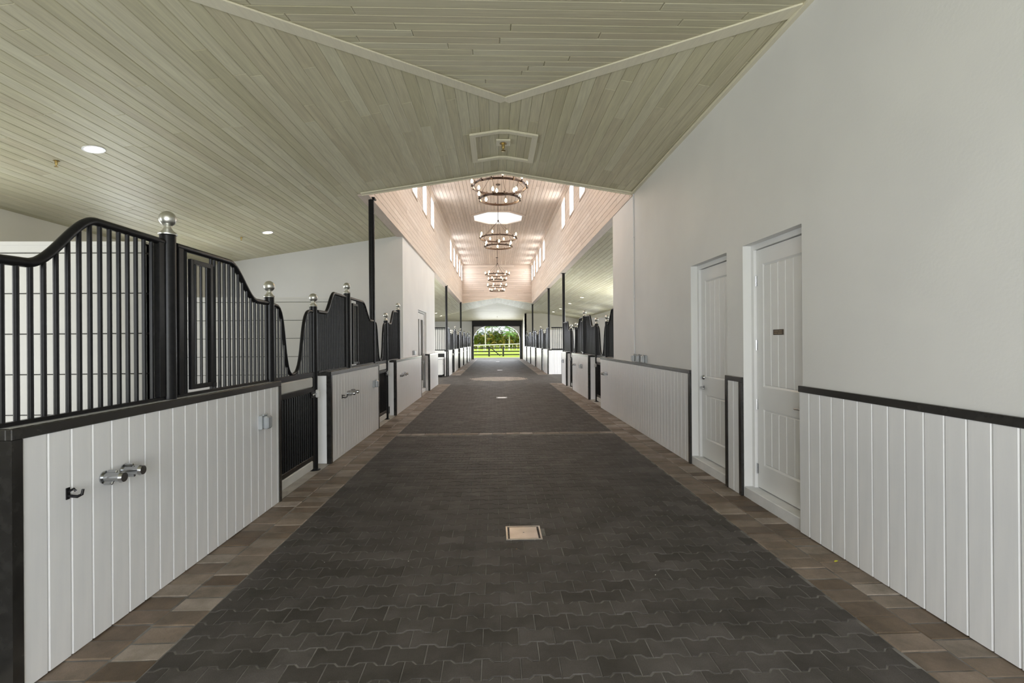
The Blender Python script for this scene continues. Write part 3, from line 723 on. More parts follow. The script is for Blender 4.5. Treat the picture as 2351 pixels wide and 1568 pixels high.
# ------------------------------------------------------------------ half walls with vertical boards
def frame_of(side, X, ya, yb):
    """local x runs along the aisle, local y goes into the stall"""
    return ((X, ya, 0), PI / 2) if side < 0 else ((X, yb, 0), -PI / 2)
bw_ = 0.135
bmb = MB(); bmb.v = []
def board_profile():
    w, t, c_ = 1.0, 0.018, 0.0075 / bw_
    pr = [(0, t), (0.0008 / bw_, 0.0065), (c_, 0), (1 - c_, 0), (1 - 0.0008 / bw_, 0.0065), (1, t)]
    mb = MB()
    for z in (0, 1): mb.v += [(a, b, z) for a, b in pr]
    for k in range(5): mb.f.append((k, k + 1, k + 7, k + 6))
    mb.f.append((6, 7, 8, 9, 10, 11)); mb.f.append((5, 4, 3, 2, 1, 0))
    return mb
BOARD_ME = board_profile().mesh('board'); BOARD_ME.materials.append(MATS['white_paint'])
def half_wall(side, X, ya, yb, lab, depth=0.2, boards=True, trims=(1, 1), group=None, cap=True, reveal=True, z=ZCAP):
    loc, rz = frame_of(side, X, ya, yb); L = yb - ya
    w = thing('stall_half_wall', lab, 'half wall', loc, rz, group)
    part('core', MB().box((0.004, 0.014, 0.004), (L - 0.004, depth, z - 0.03)), 'white_paint', w)
    t0 = 0.05 if trims[0] else 0.0; t1 = 0.05 if trims[1] else 0.0; x0, x1 = t0, L - t1; zt = z - 0.052
    if boards:
        x = x0
        while x < x1 - 0.004:
            wd_ = min(bw_, x1 - x); o = mobj('board', BOARD_ME, None, w); o.location = (x, 0, 0.006); o.scale = (wd_, 1, zt - 0.006); x += wd_
    else:
        mb = MB(); x = x0
        while x < x1 - 0.004:
            wd_ = min(bw_, x1 - x); i = len(mb.v); mb.v += [(x + a * wd_, b, 0.006 + c_ * (zt - 0.006)) for a, b, c_ in [v.co[:] for v in BOARD_ME.vertices]]
            mb.f += [tuple(i + k for k in p.vertices) for p in BOARD_ME.polygons]; x += wd_
        part('boards', mb, 'white_paint', w, kind='stuff')
    if cap:
        part('cap', MB().box((-0.004, -0.006, zt), (L + 0.004, min(0.022, depth), z), 0.003), 'black_trim', w, 'black cap rail')
        if depth > 0.05:
            for k, t in enumerate(trims):
                if t: part('cap_return', MB().box((-0.004 if k == 0 else L - 0.02, 0.0215, zt), (0.02 if k == 0 else L + 0.004, depth + 0.004, z), 0.003), 'black_trim', w, 'black cap rail')
        if depth > 0.05: part('ledge', MB().box((0.02 if trims[0] else 0.0, 0.0215, zt), (L - (0.02 if trims[1] else 0.0), depth + 0.004, z - 0.002), 0.002), 'white_paint', w, 'white ledge')
    for k, t in enumerate(trims):
        if t:
            xe = -0.004 if k == 0 else L + 0.004; s_ = 1 if k == 0 else -1
            mb = MB(); mb.box((xe, -0.006, 0.0), (xe + s_ * 0.054, 0.002, zt)); mb.box((xe, 0.002, 0.0), (xe + s_ * 0.007, min(0.056, depth), zt))
            part('corner_trim', mb, 'black_trim', w, 'black corner strip')
    return w
half_wall(-1, XL, 2.335, 5.17, 'white boarded half wall with black cap nearest on the left, hooks and outlet')
half_wall(-1, XL, 6.72, 9.47, 'white boarded half wall between the two left black gates')
half_wall(-1, XL, 11.09, 14.86, 'white boarded half wall left of the white room, before the glazed door', trims=(1, 1), depth=0.145)
half_wall(-1, XL, 16.71, 19.1, 'short white boarded half wall beyond the glazed door on the left', trims=(1, 0), depth=0.145)
half_wall(1, XR - 0.02, Y0, 4.09, 'white boarded wainscot with black cap nearest on the right', depth=0.03, trims=(0, 1))
half_wall(1, XR - 0.02, 5.07, 5.425, 'narrow white boarded strip with black edges between the two doors', depth=0.03)
half_wall(1, XR - 0.02, 6.435, 12.0, 'long white boarded wainscot on the right beyond both doors', depth=0.2, trims=(0, 1))
half_wall(1, XR, 13.68, 16.6, 'white boarded half wall under the two right grilles with tall middle post', boards=False)
half_wall(1, XR, 18.05, 19.3, 'short white boarded half wall at the right cross-aisle corner', boards=False)
FARR = [(24.5, 26.64), (27.77, 30.98), (32.3, 35.85), (36.9, 40.28), (41.6, 43.55)]
FARL = [(23.75, 25.6), (27.03, 29.73), (31.29, 34.07), (35.18, 38.19), (39.6, 42.1), (43.1, 44.6)]
for k, (a, b) in enumerate(FARR): half_wall(1, XR, a, b, ORD[k] + ' white boarded half wall of the far right row, counting from the cross aisle', boards=False, group='far right half walls')
for k, (a, b) in enumerate(FARL): half_wall(-1, XL - 0.03, a, b, ORD[k] + ' white boarded half wall of the far left row, counting from the cross aisle', boards=False, group='far left half walls')

# ------------------------------------------------------------------ posts with ball finials
def make_post(tall, tofloor):
    root = bpy.data.objects.new('stall_post', None); COL.objects.link(root); root.empty_display_size = 0.1
    z0 = 0.0 if tofloor else ZCAP; z1 = 2.36 if tall else 2.065; r = 0.05 if tall else 0.046
    if tofloor: part('foot_plate', MB().lathe([(0.075, 0), (0.075, 0.008), (0.05, 0.012)], 16), 'black_metal', root)
    part('shaft', MB().lathe([(r, z0 + 0.001), (r, z1 - 0.006), (r - 0.005, z1)], 20), 'black_metal', root)
    fin = part('finial', MB().sphere((0, 0, z1 + 0.112), 0.054, 20, 14), 'silver', root, 'silver ball finial')
    part('finial_collar', MB().lathe([(r + 0.006, z1), (r + 0.008, z1 + 0.008), (r, z1 + 0.018), (r - 0.01, z1 + 0.026), (0.03, z1 + 0.036), (0.024, z1 + 0.05), (0.024, z1 + 0.072)], 20), 'silver', fin)
    return root
POST = {k: make_post(*k) for k in ((True, False), (False, False), (False, True))}
used = set()
def post(X, y, tall, tofloor, lab, group=None):
    k = (tall, tofloor); src = POST[k]
    o = src if k not in used else copy_tree(src); used.add(k)
    o.location = (X, y, 0); tag(o, lab, 'post', group)
    return o
XPL, XPR = -2.275, 2.655
post(XPL, 3.56, True, False, 'tall black post with silver ball nearest on the left half wall', 'stall posts')
post(XPL, 5.12, False, False, 'short black post with silver ball on the left, before the first gate', 'stall posts')
post(XPL - 0.03, 6.42, False, True, 'short floor-standing black post with silver ball beyond the first left gate', 'stall posts')
post(XPL, 7.76, True, False, 'tall black post with silver ball on the second left half wall', 'stall posts')
post(XPL - 0.03, 10.60, False, True, 'short black post with silver ball beyond the second left gate', 'stall posts')
post(XPL, 11.77, True, False, 'tall black post with silver ball beside the white room corner', 'stall posts')
post(XPR, 11.86, False, False, 'short black post with silver ball at the end of the right wainscot', 'stall posts')
post(XPR + 0.03, 13.23, False, True, 'short floor-standing black post with silver ball beyond the right gate', 'stall posts')
post(XPR, 14.88, True, False, 'tall black post with silver ball between the two right grilles', 'stall posts')
post(XPR, 16.42, False, False, 'short black post with silver ball before the open right gateway', 'stall posts')
post(XPR + 0.03, 17.72, False, True, 'short black post with silver ball beyond the open right gateway', 'stall posts')

# ------------------------------------------------------------------ grilles
BAR_ME = MB().lathe([(0.0125, 0), (0.0125, 1)], 8).mesh('bar'); BAR_ME.materials.append(MATS['black_metal'])
def curve_z(keys, y):
    if len(keys) > 9:
        for (a, za), (b, zb) in zip(keys, keys[1:]):
            if a <= y <= b: return za + (zb - za) * (y - a) / max(b - a, 1e-6)
        return keys[0][1] if y < keys[0][0] else keys[-1][1]
    for (a, za), (b, zb) in zip(keys, keys[1:]):
        if a <= y <= b:
            t = (y - a) / max(b - a, 1e-6); t = t * t * (3 - 2 * t); return za + (zb - za) * t
    return keys[0][1] if y < keys[0][0] else keys[-1][1]
def rail_curve(keys, tox, n=46, r=0.024):
    ya, yb = keys[0][0], keys[-1][0]; zmid = [curve_z(keys, ya + (yb - ya) * k / n) - r for k in range(n + 1)]
    return MB().tube([(tox(ya + (yb - ya) * k / n), 0, zmid[k]) for k in range(n + 1)], r, 10)
def grille(side, X, keys, lab, sep=True, group=None, stile=None, feed=None, z0=ZCAP, sheet=False, tags=None):
    """keys: (world y, top z) along the aisle"""
    ya, yb = keys[0][0], keys[-1][0]; loc, rz = frame_of(side, X, ya, yb); loc = (loc[0], loc[1], 0)
    tox = (lambda y: y - ya) if side < 0 else (lambda y: yb - y); L = yb - ya
    g = thing('stall_grille', lab, 'grille', loc, rz, group)
    part('top_rail', rail_curve(keys, tox), 'black_metal', g)
    part('bottom_rail', MB().box((0, -0.016, z0 + 0.001), (L, 0.016, z0 + 0.022), 0.003), 'black_metal', g)
    if stile is not None:
        for ys in stile:
            x = tox(ys); part('stile', MB().box((x - 0.028, -0.02, z0 + 0.022), (x + 0.028, 0.02, curve_z(keys, ys) - 0.02), 0.003), 'black_metal', g)
    skip = (feed[0] - 0.015, feed[1] + 0.015) if feed else (1, 0)
    n = max(2, int(round(L / 0.0745))); mb = MB()
    for k in range(n):
        y = ya + L * (k + 0.5) / n
        if skip[0] < y < skip[1]: continue
        if stile and any(abs(y - s_) < 0.04 for s_ in stile): continue
        zt = curve_z(keys, y) - 0.03
        if sep:
            o = mobj('bar', BAR_ME, None, g); o.location = (tox(y), 0, z0 + 0.012); o.scale = (1, 1, zt - z0 - 0.012)
        else: mb.tube([(tox(y), 0, z0 + 0.012), (tox(y), 0, zt)], 0.012, 6, False)
    if not sep: part('bars', mb, 'black_metal', g, kind='stuff')
    if feed:
        a, b = sorted((tox(feed[0]), tox(feed[1]))); zb, zt = z0 + 0.045, z0 + 1.01; fo = -0.02
        fd = MB(); f = 0.034
        fd.box((a, fo - 0.013, zb), (a + f, fo + 0.013, zt), 0.003); fd.box((b - f, fo - 0.013, zb), (b, fo + 0.013, zt), 0.003)
        fd.box((a + f, fo - 0.013, zb), (b - f, fo + 0.013, zb + f)); fd.box((a + f, fo - 0.013, zt - f), (b - f, fo + 0.013, zt))
        d = part('feed_door', fd, 'black_metal', g)
        for k in range(3):
            x = a + f + (b - a - 2 * f) * (k + 0.5) / 3
            o = mobj('bar', BAR_ME, None, d); o.location = (x, fo, zb + 0.02); o.scale = (0.8, 0.8, zt - zb - 0.04)
        part('latch', MB().box((b - 0.01 if side < 0 else a - 0.02, fo - 0.02, zb - 0.006), (b + 0.03 if side < 0 else a + 0.01, fo, zb + 0.03), 0.003), 'black_metal', d)
        for yy in feed:
            o = mobj('bar', BAR_ME, None, g); o.location = (tox(yy + (0.022 if yy == feed[1] else -0.022)), 0, z0 + 0.012); o.scale = (0.9, 0.9, curve_z(keys, yy) - 0.03 - z0)
    return g
LO, HI = 2.03, 2.325
grille(-1, XPL, [(2.345, LO - .01), (2.50, LO - .005), (2.93, HI), (3.50, HI)], 'black bar grille with swept-up top rail nearest on the left', stile=[3.47])
grille(-1, XPL, [(3.64, HI), (4.36, HI), (4.84, LO), (5.075, LO)], 'black bar grille with small feed door right of the nearest tall post', stile=[3.68], feed=(3.77, 4.06))
grille(-1, XPL, [(6.47, LO), (6.76, LO), (7.14, HI), (7.70, HI)], 'black bar grille sweeping up left of the second tall post', stile=[7.67])
grille(-1, XPL, [(7.82, HI), (8.64, HI), (9.16, LO), (9.36, LO)], 'black bar grille with feed door sweeping down to the tall steel column', stile=[7.87], feed=(7.97, 8.27))
grille(-1, XPL, [(10.65, LO), (10.88, LO), (11.25, HI), (11.71, HI)], 'black bar grille sweeping up beside the white room corner', stile=[11.68])
grille(1, XPR, [(10.74, HI + .03), (11.27, HI + .03), (11.68, LO), (11.80, LO)], 'black bar grille at the end of the tall right wall', sep=False)
grille(1, XPR, [(13.29, LO), (13.66, LO), (14.05, HI + .03), (14.82, HI + .03)], 'black bar grille in front of the right tall middle post', sep=False)
grille(1, XPR, [(14.94, HI + .03), (15.60, HI + .03), (16.10, LO), (16.36, LO)], 'black bar grille with feed door beyond the right tall middle post', sep=False, feed=(15.05, 15.33))
grille(1, XPR, [(17.78, LO), (17.98, LO), (18.35, HI + .03), (19.42, HI + .03)], 'black bar grille rising to the column at the right cross-aisle corner', sep=False)
for side, X, rows in ((1, XPR, FARR), (-1, XPL - 0.02, FARL)):
    sn = 'right' if side > 0 else 'left'
    for i, (a, b) in enumerate(rows):
        gg = 'far %s grilles' % sn; tail = 'of the far %s row, counting from the cross aisle' % sn
        gl = lambda k: '%s black bar grille %s' % (ORD[k], tail); sp = 'short silver-ball post ending the %s half wall of the far %s row' % (ORD[i], sn)
        if i == 0:
            grille(side, X, [(a + .1, HI), (b - .75, HI), (b - .3, LO), (b - .05, LO)], gl(0), False, gg)
        else:
            m = (a + b) / 2
            grille(side, X, [(a - .2, LO), (a + .05, LO), (a + .45, HI), (m - .06, HI)], gl(2 * i - 1), False, gg)
            grille(side, X, [(m + .06, HI), (b - .75, HI), (b - .3, LO), (b - .06, LO)], gl(2 * i), False, gg)
            post(X, m, True, False, '%s tall silver-ball post %s' % (ORD[i - 1], tail), 'far %s tall posts' % sn)
            post(X, a - .27, False, True, '%s floor-standing gate post %s' % (ORD[i - 1], tail), 'far %s gate posts' % sn)
        post(X, b, False, False, sp, 'far %s short posts' % sn)

# ------------------------------------------------------------------ gates with the dipped top
def gate(side, X, ya, yb, lab, sep=False, group=None, dip=None):
    loc, rz = frame_of(side, X, ya, yb); L = yb - ya; g = thing('stall_gate', lab, 'gate', loc, rz, group)
    tox = (lambda y: y - ya) if side < 0 else (lambda y: yb - y)
    latch_x = L if side < 0 else 0.0; s_ = 1 if side < 0 else -1    # latch on the far side on the left, near on the right
    latch_x, s_ = (L, 1) if side < 0 else (0.0, -1)
    fr = MB()
    for a, b in ((0.0, 0.045), (L - 0.045, L)): fr.box((a, -0.02, 0.03), (b, 0.02, 1.24), 0.003)
    for z0, z1 in ((0.145, 0.20), (0.99, 1.05), (1.18, 1.24)): fr.box((0.045, -0.02, z0), (L - 0.045, 0.02, z1), 0.003)
    part('frame', fr, 'black_metal', g)
    part('dark_backing', MB().box((0.045, 0.006, 0.2), (L - 0.045, 0.014, 0.99)), 'flat_black', g)  # black sheet added to paint the dark stall interior behind the bars
    part('kick_plate', MB().box((0.01, -0.024, 0.035), (L - 0.06, 0.018, 0.14), 0.008), 'gate_white', g, 'white bottom board')
    part('band', MB().box((0.01, -0.024, 1.052), (L - 0.055, 0.018, 1.178), 0.012), 'gate_white', g, 'white upper board')
    n = int(round((L - 0.09) / 0.0635)); mb = MB()
    for k in range(n):
        x = 0.045 + (L - 0.09) * (k + 0.5) / n
        if sep: o = mobj('bar', BAR_ME, None, g); o.location = (x, -0.006, 0.19); o.scale = (0.72, 0.72, 0.81)
        else: mb.tube([(x, -0.006, 0.19), (x, -0.006, 1.0)], 0.009, 6, False)
    m = (ya + yb) / 2 if dip is None else dip
    U_ = [(0, 0), (.06, .003), (.12, .012), (.18, .03), (.25, .07), (.32, .14), (.38, .23), (.43, .34), (.47, .45), (.51, .56), (.56, .69), (.62, .81), (.69, .90), (.78, .965), (.88, .993), (1, 1)]
    zt0, zb0 = LO - .01, 1.268
    keys = [(ya + .005, zt0)] + [(m - (m - ya - 0.1) * t, zb0 + (zt0 - zb0) * f_) for t, f_ in U_[::-1]] + [(m + (yb - 0.06 - m) * t, zb0 + (zt0 - zb0) * f_) for t, f_ in U_[1:]] + [(yb - .005, zt0)]
    part('dip_rail', rail_curve(keys, tox, 60, 0.02), 'black_metal', g)
    n = int(round(L / 0.0745))
    for k in range(n):
        y = ya + L * (k + 0.5) / n; zt = curve_z(keys, y) - 0.03
        if zt < 1.29: continue
        if sep: o = mobj('bar', BAR_ME, None, g); o.location = (tox(y), 0, 1.23); o.scale = (0.9, 0.9, zt - 1.23)
        else: mb.tube([(tox(y), 0, 1.23), (tox(y), 0, zt)], 0.011, 6, False)
    if mb.f: part('bars', mb, 'black_metal', g, kind='stuff')
    lt = part('latch', MB().box((latch_x - s_ * 0.14, -0.034, 0.925), (latch_x - s_ * 0.01, -0.02, 1.0), 0.003), 'black_metal', g)
    part('latch_knob', MB().sphere((latch_x - s_ * 0.12, -0.05, 0.965), 0.017, 12, 8), 'chrome', lt, 'chrome latch knob')
    part('latch_bolt', MB().tube([(latch_x - s_ * 0.12, -0.036, 0.965), (latch_x + s_ * 0.03, -0.036, 0.965)], 0.009, 8), 'chrome', lt)
    kp = MB().box((latch_x + s_ * 0.02, -0.075, 0.915), (latch_x + s_ * 0.06, -0.02, 1.015), 0.012); part('latch_keeper', kp, 'gate_white', lt)
    for zz in (1.62, 1.9):
        hx = L - latch_x; part('hinge', MB().box((hx - 0.012, -0.03, zz - 0.05), (hx + 0.012, 0.0, zz + 0.05), 0.003), 'steel', g)
    return g
XGL, XGR = -2.30, 2.685
gate(-1, XGL, 5.20, 6.365, 'black barred gate with U-dipped top rail nearest on the left', True, dip=5.745)
gate(-1, XGL, 9.50, 10.545, 'black barred gate with U-dipped top on the left beside the steel column', False, dip=10.05)
gate(1, XGR, 11.93, 13.17, 'black barred gate with U-dipped top at the end of the right wainscot', False)
gate(1, XGR, 16.48, 17.66, 'black barred gate with U-dipped top before the right cross-aisle corner', False)
for k, ((a, b), (c_, d)) in enumerate(zip(FARR, FARR[1:])): gate(1, XGR, b + .07, c_ - .34, ORD[k] + ' black barred gate of the far right row, counting from the cross aisle', False, 'far right gates')
for k, ((a, b), (c_, d)) in enumerate(zip(FARL, FARL[1:])): gate(-1, XGL - 0.02, b + .07, c_ - .34, ORD[k] + ' black barred gate of the far left row, counting from the cross aisle', False, 'far left gates')

# ------------------------------------------------------------------ steel columns under the eaves of the clerestory
for X, y, lab in ((-2.30, 9.43, 'slim black steel column rising from the second left half wall to the ceiling'), (2.67, 19.52, 'slim black steel column at the right corner of the cross aisle'),
                  (2.67, 25.0, 'slim black steel column at the start of the far right row'), (2.67, 36.0, 'slim black steel column in the middle of the far right row'),
                  (-2.32, 23.8, 'slim black steel column at the start of the far left row'), (-2.32, 33.6, 'slim black steel column in the middle of the far left row')):
    c_ = thing('steel_column', lab, 'column', (X, y, 0), group='steel columns'); zt = zceil(X) - 0.012
    part('shaft', MB().lathe([(0.055, 0.0), (0.055, zt - 0.03)], 18), 'black_metal', c_)
    part('head_plate', MB().box((-0.075, -0.075, zt - 0.03), (0.075, 0.075, zt)), 'black_metal', c_)
    part('base_plate', MB().box((-0.08, -0.08, -0.001), (0.08, 0.08, 0.012)), 'black_metal', c_)

# ------------------------------------------------------------------ side screens facing the cross aisle
def screen(x0, x1, y, lab, boarded):
    s = thing('stall_side_screen', lab, 'screen', (x0, y, 0)); L = x1 - x0
    for za, zb in ((2.27, 2.32), (1.215, 1.255)): part('rail', MB().box((0, -0.02, za), (L, 0.02, zb), 0.003), 'black_metal', s)
    n = int(L / 0.085)
    for k in range(n):
        o = mobj('bar', BAR_ME, None, s); o.location = (L * (k + .5) / n, 0, 1.24); o.scale = (1.15, 1.15, 1.04)
    if boarded:
        part('core', MB().box((0, 0.0, 0.0), (L, 0.1, 1.2)), 'white_paint', s)
        x = 0
        while x < L - 0.01:
            o = mobj('board', BOARD_ME, None, s); o.location = (x, -0.018, 0.006); o.scale = (min(bw_, L - x), 1, 1.17); x += bw_
        part('cap', MB().box((0, -0.03, 1.18), (L, 0.11, 1.215)), 'black_trim', s)
    else:
        part('band', MB().box((0, -0.02, 1.07), (L, 0.02, 1.205)), 'gate_white', s, 'white upper board')
        part('dark_backing', MB().box((0, 0.0, 0.0), (L, 0.03, 1.07)), 'flat_black', s)  # black sheet standing in for the dark open gap below the band
screen(2.74, 4.6, 24.55, 'white boarded end wall with black bars facing the cross aisle on the right', True)
screen(-4.6, -2.38, 23.9, 'black barred end screen with white band facing the cross aisle on the left', False)
tb = thing('storage_chest', 'white chest on feet under the barred screen at the left cross aisle', 'chest', (-2.95, 23.35, 0))
part('body', MB().box((-0.95, -0.28, 0.1), (0.5, 0.3, 0.82), 0.02), 'gate_white', tb); part('lid', MB().box((-0.97, -0.3, 0.82), (0.52, 0.32, 0.91), 0.02), 'white_paint', tb)
for a in (-0.85, 0.4):
    for b in (-0.2, 0.22): part('foot', MB().lathe([(0.04, 0.0), (0.05, 0.1)], 12, (a, b, 0)), 'black_metal', tb)
part('handle', MB().tube([(0.5, -0.05, 0.6), (0.545, -0.05, 0.6), (0.545, 0.1, 0.6), (0.5, 0.1, 0.6)], 0.012, 6), 'chrome', tb)

# ------------------------------------------------------------------ doors in the right wall
def plank_door(name, ya, yb, hinge_far, lab, sign=False):
    d = thing(name, lab, 'door', (XR, yb, 0), -PI / 2, kind='structure'); L = yb - ya; R = 0.105   # local x runs towards the viewer
    jm = MB(); f = 0.05
    jm.box((0.0, R - 0.02, 0.10), (f, R + 0.14, DTOP)); jm.box((L - f, R - 0.02, 0.10), (L, R + 0.14, DTOP)); jm.box((f, R - 0.02, DTOP - f), (L - f, R + 0.14, DTOP))
    part('frame', jm, 'door_paint', d)
    part('threshold', MB().box((0, -0.0, -0.005), (L, R + 0.3, 0.105), 0.006), 'step_white', d, 'white raised sill')
    x0, x1, z0, z1 = f + 0.004, L - f - 0.004, 0.115, DTOP - f - 0.006; yf = R + 0.01
    sl = MB(); st = 0.115; zm0, zm1 = z0 + 0.80, z0 + 1.02; zb, zt = z0 + 0.235, z1 - 0.15
    sl.box((x0, yf + 0.012, z0), (x1, yf + 0.045, z1))
    sl.box((x0, yf, z0), (x0 + st, yf + 0.012, z1)); sl.box((x1 - st, yf, z0), (x1, yf + 0.012, z1))
    sl.box((x0 + st, yf, z0), (x1 - st, yf + 0.012, zb)); sl.box((x0 + st, yf, zm0), (x1 - st, yf + 0.012, zm1)); sl.box((x0 + st, yf, zt), (x1 - st, yf + 0.012, z1))
    slab = part('slab', sl, 'door_paint', d)
    for za, zc in ((zb, zm0), (zm1, zt)):
        mo = MB(); m_ = 0.018   # sloping moulding round each panel
        A = [(x0 + st, za), (x1 - st, za), (x1 - st, zc), (x0 + st, zc)]; B = [(x0 + st + m_, za + m_), (x1 - st - m_, za + m_), (x1 - st - m_, zc - m_), (x0 + st + m_, zc - m_)]
        for k in range(4):
            p, q, r_, s_ = A[k], A[(k + 1) % 4], B[(k + 1) % 4], B[k]
            mo.face([(p[0], yf, p[1]), (q[0], yf, q[1]), (r_[0], yf + 0.011, r_[1]), (s_[0], yf + 0.011, s_[1])])
        part('moulding', mo, 'door_paint', slab)
        n = 5; w_ = (x1 - x0 - 2 * st - 2 * m_) / n
        for k in range(n):
            xx = x0 + st + m_ + k * w_
            part('board', MB().plank([(xx, za + m_), (xx + w_, za + m_), (xx + w_, zc - m_), (xx, zc - m_)], lambda a, b, h: (a, yf + 0.003 + h, b), 0.011, 0.0085), 'door_paint', slab)
    hx = f if hinge_far else L - f; hs = 1 if hinge_far else -1
    for zz in (0.30, 0.95, 1.55, 2.20):
        part('hinge', MB().box((hx - 0.018, yf - 0.006, zz - 0.05), (hx + 0.018, yf + 0.004, zz + 0.05), 0.002).tube([(hx, yf - 0.006, zz - 0.052), (hx, yf - 0.006, zz + 0.052)], 0.006, 8), 'chrome', d, 'chrome hinge')
    kx = (x1 - 0.06) if hinge_far else (x0 + 0.06); ks = -1 if hinge_far else 1
    hd = part('lever', MB().lathe([(0.03, 0), (0.03, 0.008), (0.012, 0.012), (0.012, 0.05)], 16), 'steel' if hinge_far else 'chrome', slab, 'metal lever handle')
    hd.location = (kx, yf, 1.0); hd.rotation_euler = (PI / 2, 0, 0)
    part('lever_arm', MB().tube([(0, 0, 0.045), (ks * 0.03, 0, 0.05), (ks * 0.12, -0.004, 0.046)], 0.009, 8), 'steel' if hinge_far else 'chrome', hd)
    if not hinge_far:
        db = part('deadbolt', MB().lathe([(0.032, 0), (0.032, 0.008), (0.024, 0.02), (0.02, 0.026)], 16), 'chrome', slab, 'round chrome deadbolt')
        db.location = (kx, yf, 1.13); db.rotation_euler = (PI / 2, 0, 0)
    return d
plank_door('door_1', DN[0], DN[1], True, 'nearest white panelled door on the right with a small brown sign')
plank_door('door_2', DF[0], DF[1], False, 'second white panelled door on the right with chrome lever and deadbolt')
sg = thing('door_sign', 'small dark brown nameplate with two lines of lettering on the nearest door', 'sign', (XR + 0.105 + 0.012, 4.62, 1.675), -PI / 2)
part('plate', MB().box((-0.085, -0.006, -0.026), (0.085, 0.0, 0.026), 0.002), 'sign_brown', sg)
for zz, words in ((0.010, (0.062, 0.052)), (-0.010, (0.050, 0.062))):
    x = -0.066
    for w_ in words:
        mb = MB(); k = 0; xe = x + w_
        while x < xe: mb.box((x, -0.0068, zz - 0.0055), (x + 0.0045, -0.006, zz + 0.0055)); x += 0.0068
        part('lettering', mb, 'sign_letter', sg); x += 0.008
# glazed double door in the left wall
gd = thing('door_3', 'white glazed double door in the left white wall', 'door', (XWL, LD[0], 0), PI / 2, kind='structure'); L = LD[1] - LD[0]
jm = MB(); jm.box((0, 0.05, 0.1), (0.05, 0.2, 2.6)); jm.box((L - 0.05, 0.05, 0.1), (L, 0.2, 2.6)); jm.box((0.05, 0.05, 2.55), (L - 0.05, 0.2, 2.6))
part('frame', jm, 'door_paint', gd); part('threshold', MB().box((0, 0, -0.005), (L, 0.4, 0.1), 0.006), 'step_white', gd)
for k in (0, 1):
    a = 0.055 + k * (L - 0.11) / 2; b = a + (L - 0.11) / 2 - 0.004; lf = MB(); s_ = 0.12
    lf.box((a, 0.08, 0.11), (a + s_, 0.125, 2.54), .003); lf.box((b - s_, 0.08, 0.11), (b, 0.125, 2.54), .003); lf.box((a + s_, 0.08, 0.11), (b - s_, 0.125, 0.36)); lf.box((a + s_, 0.08, 2.34), (b - s_, 0.125, 2.54))
    leaf = part('leaf', lf, 'door_paint', gd)
    part('pane', MB().box((a + s_ - .005, 0.1, 0.355), (b - s_ + .005, 0.106, 2.345)), 'glass', leaf)
    part('blind', MB().box((a + s_ - .005, 0.118, 0.355), (b - s_ + .005, 0.122, 2.345)), 'gate_white', leaf)
    for zz in (0.35, 0.95, 1.55, 2.25):
        hx = 0.05 if k == 0 else L - 0.05; part('hinge', MB().box((hx - 0.02, 0.07, zz - 0.05), (hx + 0.02, 0.08, zz + 0.05)), 'chrome', leaf)
    if k == 1:
        part('lever', MB().box((a + 0.035, 0.07, 0.93), (a + 0.085, 0.08, 1.16)).tube([(a + 0.06, 0.07, 1.0), (a + 0.06, 0.03, 1.0), (a + 0.17, 0.03, 1.0)], 0.01, 8), 'chrome', leaf, 'chrome lever')

# ------------------------------------------------------------------ chandeliers
def make_chandelier():
    c_ = bpy.data.objects.new('chandelier', None); COL.objects.link(c_); c_.empty_display_size = 0.2
    zc = ZCC - 5.15
    part('canopy', MB().lathe([(0.075, zc - 0.03), (0.075, zc - 0.002)], 18), 'dark_iron', c_)
    part('rod', MB().tube([(0, 0, zc - 0.03), (0, 0, 0.60)], 0.009, 8), 'dark_iron', c_)
    part('hook', MB().lathe([(0.012, 0.56), (0.026, 0.575), (0.03, 0.60), (0.016, 0.63)], 10), 'dark_iron', c_)
    for k in range(6):
        a = 2 * PI * k / 6 + 0.26; part('cable', MB().tube([(0.02 * math.cos(a), 0.02 * math.sin(a), 0.57), (0.60 * math.cos(a), 0.60 * math.sin(a), 0.0), (0.45 * math.cos(a), 0.45 * math.sin(a), -0.29)], 0.0045, 5), 'dark_iron', c_)
    for R, z, n, ph in ((0.61, 0.0, 16, 0.1), (0.455, -0.29, 12, 0.2)):
        ring = part('ring', MB().torus(R, 0.007, 0.024, z, 56), 'dark_iron', c_)
        for k in range(n):
            a = 2 * PI * k / n + ph; x, y = (R + 0.022) * math.cos(a), (R + 0.022) * math.sin(a)
            part('candle_cup', MB().lathe([(0.008, z - 0.02), (0.026, z - 0.012), (0.026, z - 0.004), (0.013, z), (0.013, z + 0.055)], 8, (x, y, 0)), 'dark_iron', ring)
            if k % 2 == 0:
                part('bulb', MB().lathe([(0.010, z + 0.055), (0.022, z + 0.075), (0.029, z + 0.10), (0.022, z + 0.125), (0.008, z + 0.15), (0.002, z + 0.158)], 10, (x, y, 0)), 'bulb_glow', ring)
    return c_
ch0 = make_chandelier()
for i, (y, lab) in enumerate(((11.45, 'nearest two-ring iron chandelier, largest in view'), (17.15, 'second two-ring iron chandelier, hanging before the octagonal skylight'),
                              (26.5, 'third two-ring iron chandelier, just above the farthest one'), (32.0, 'farthest two-ring iron chandelier, lowest in the picture'))):
    o = ch0 if i == 0 else copy_tree(ch0); o.location = (0.115, y, 5.15); o.rotation_euler = (0, 0, i * 0.37); tag(o, lab, 'chandelier', 'two-ring chandeliers')

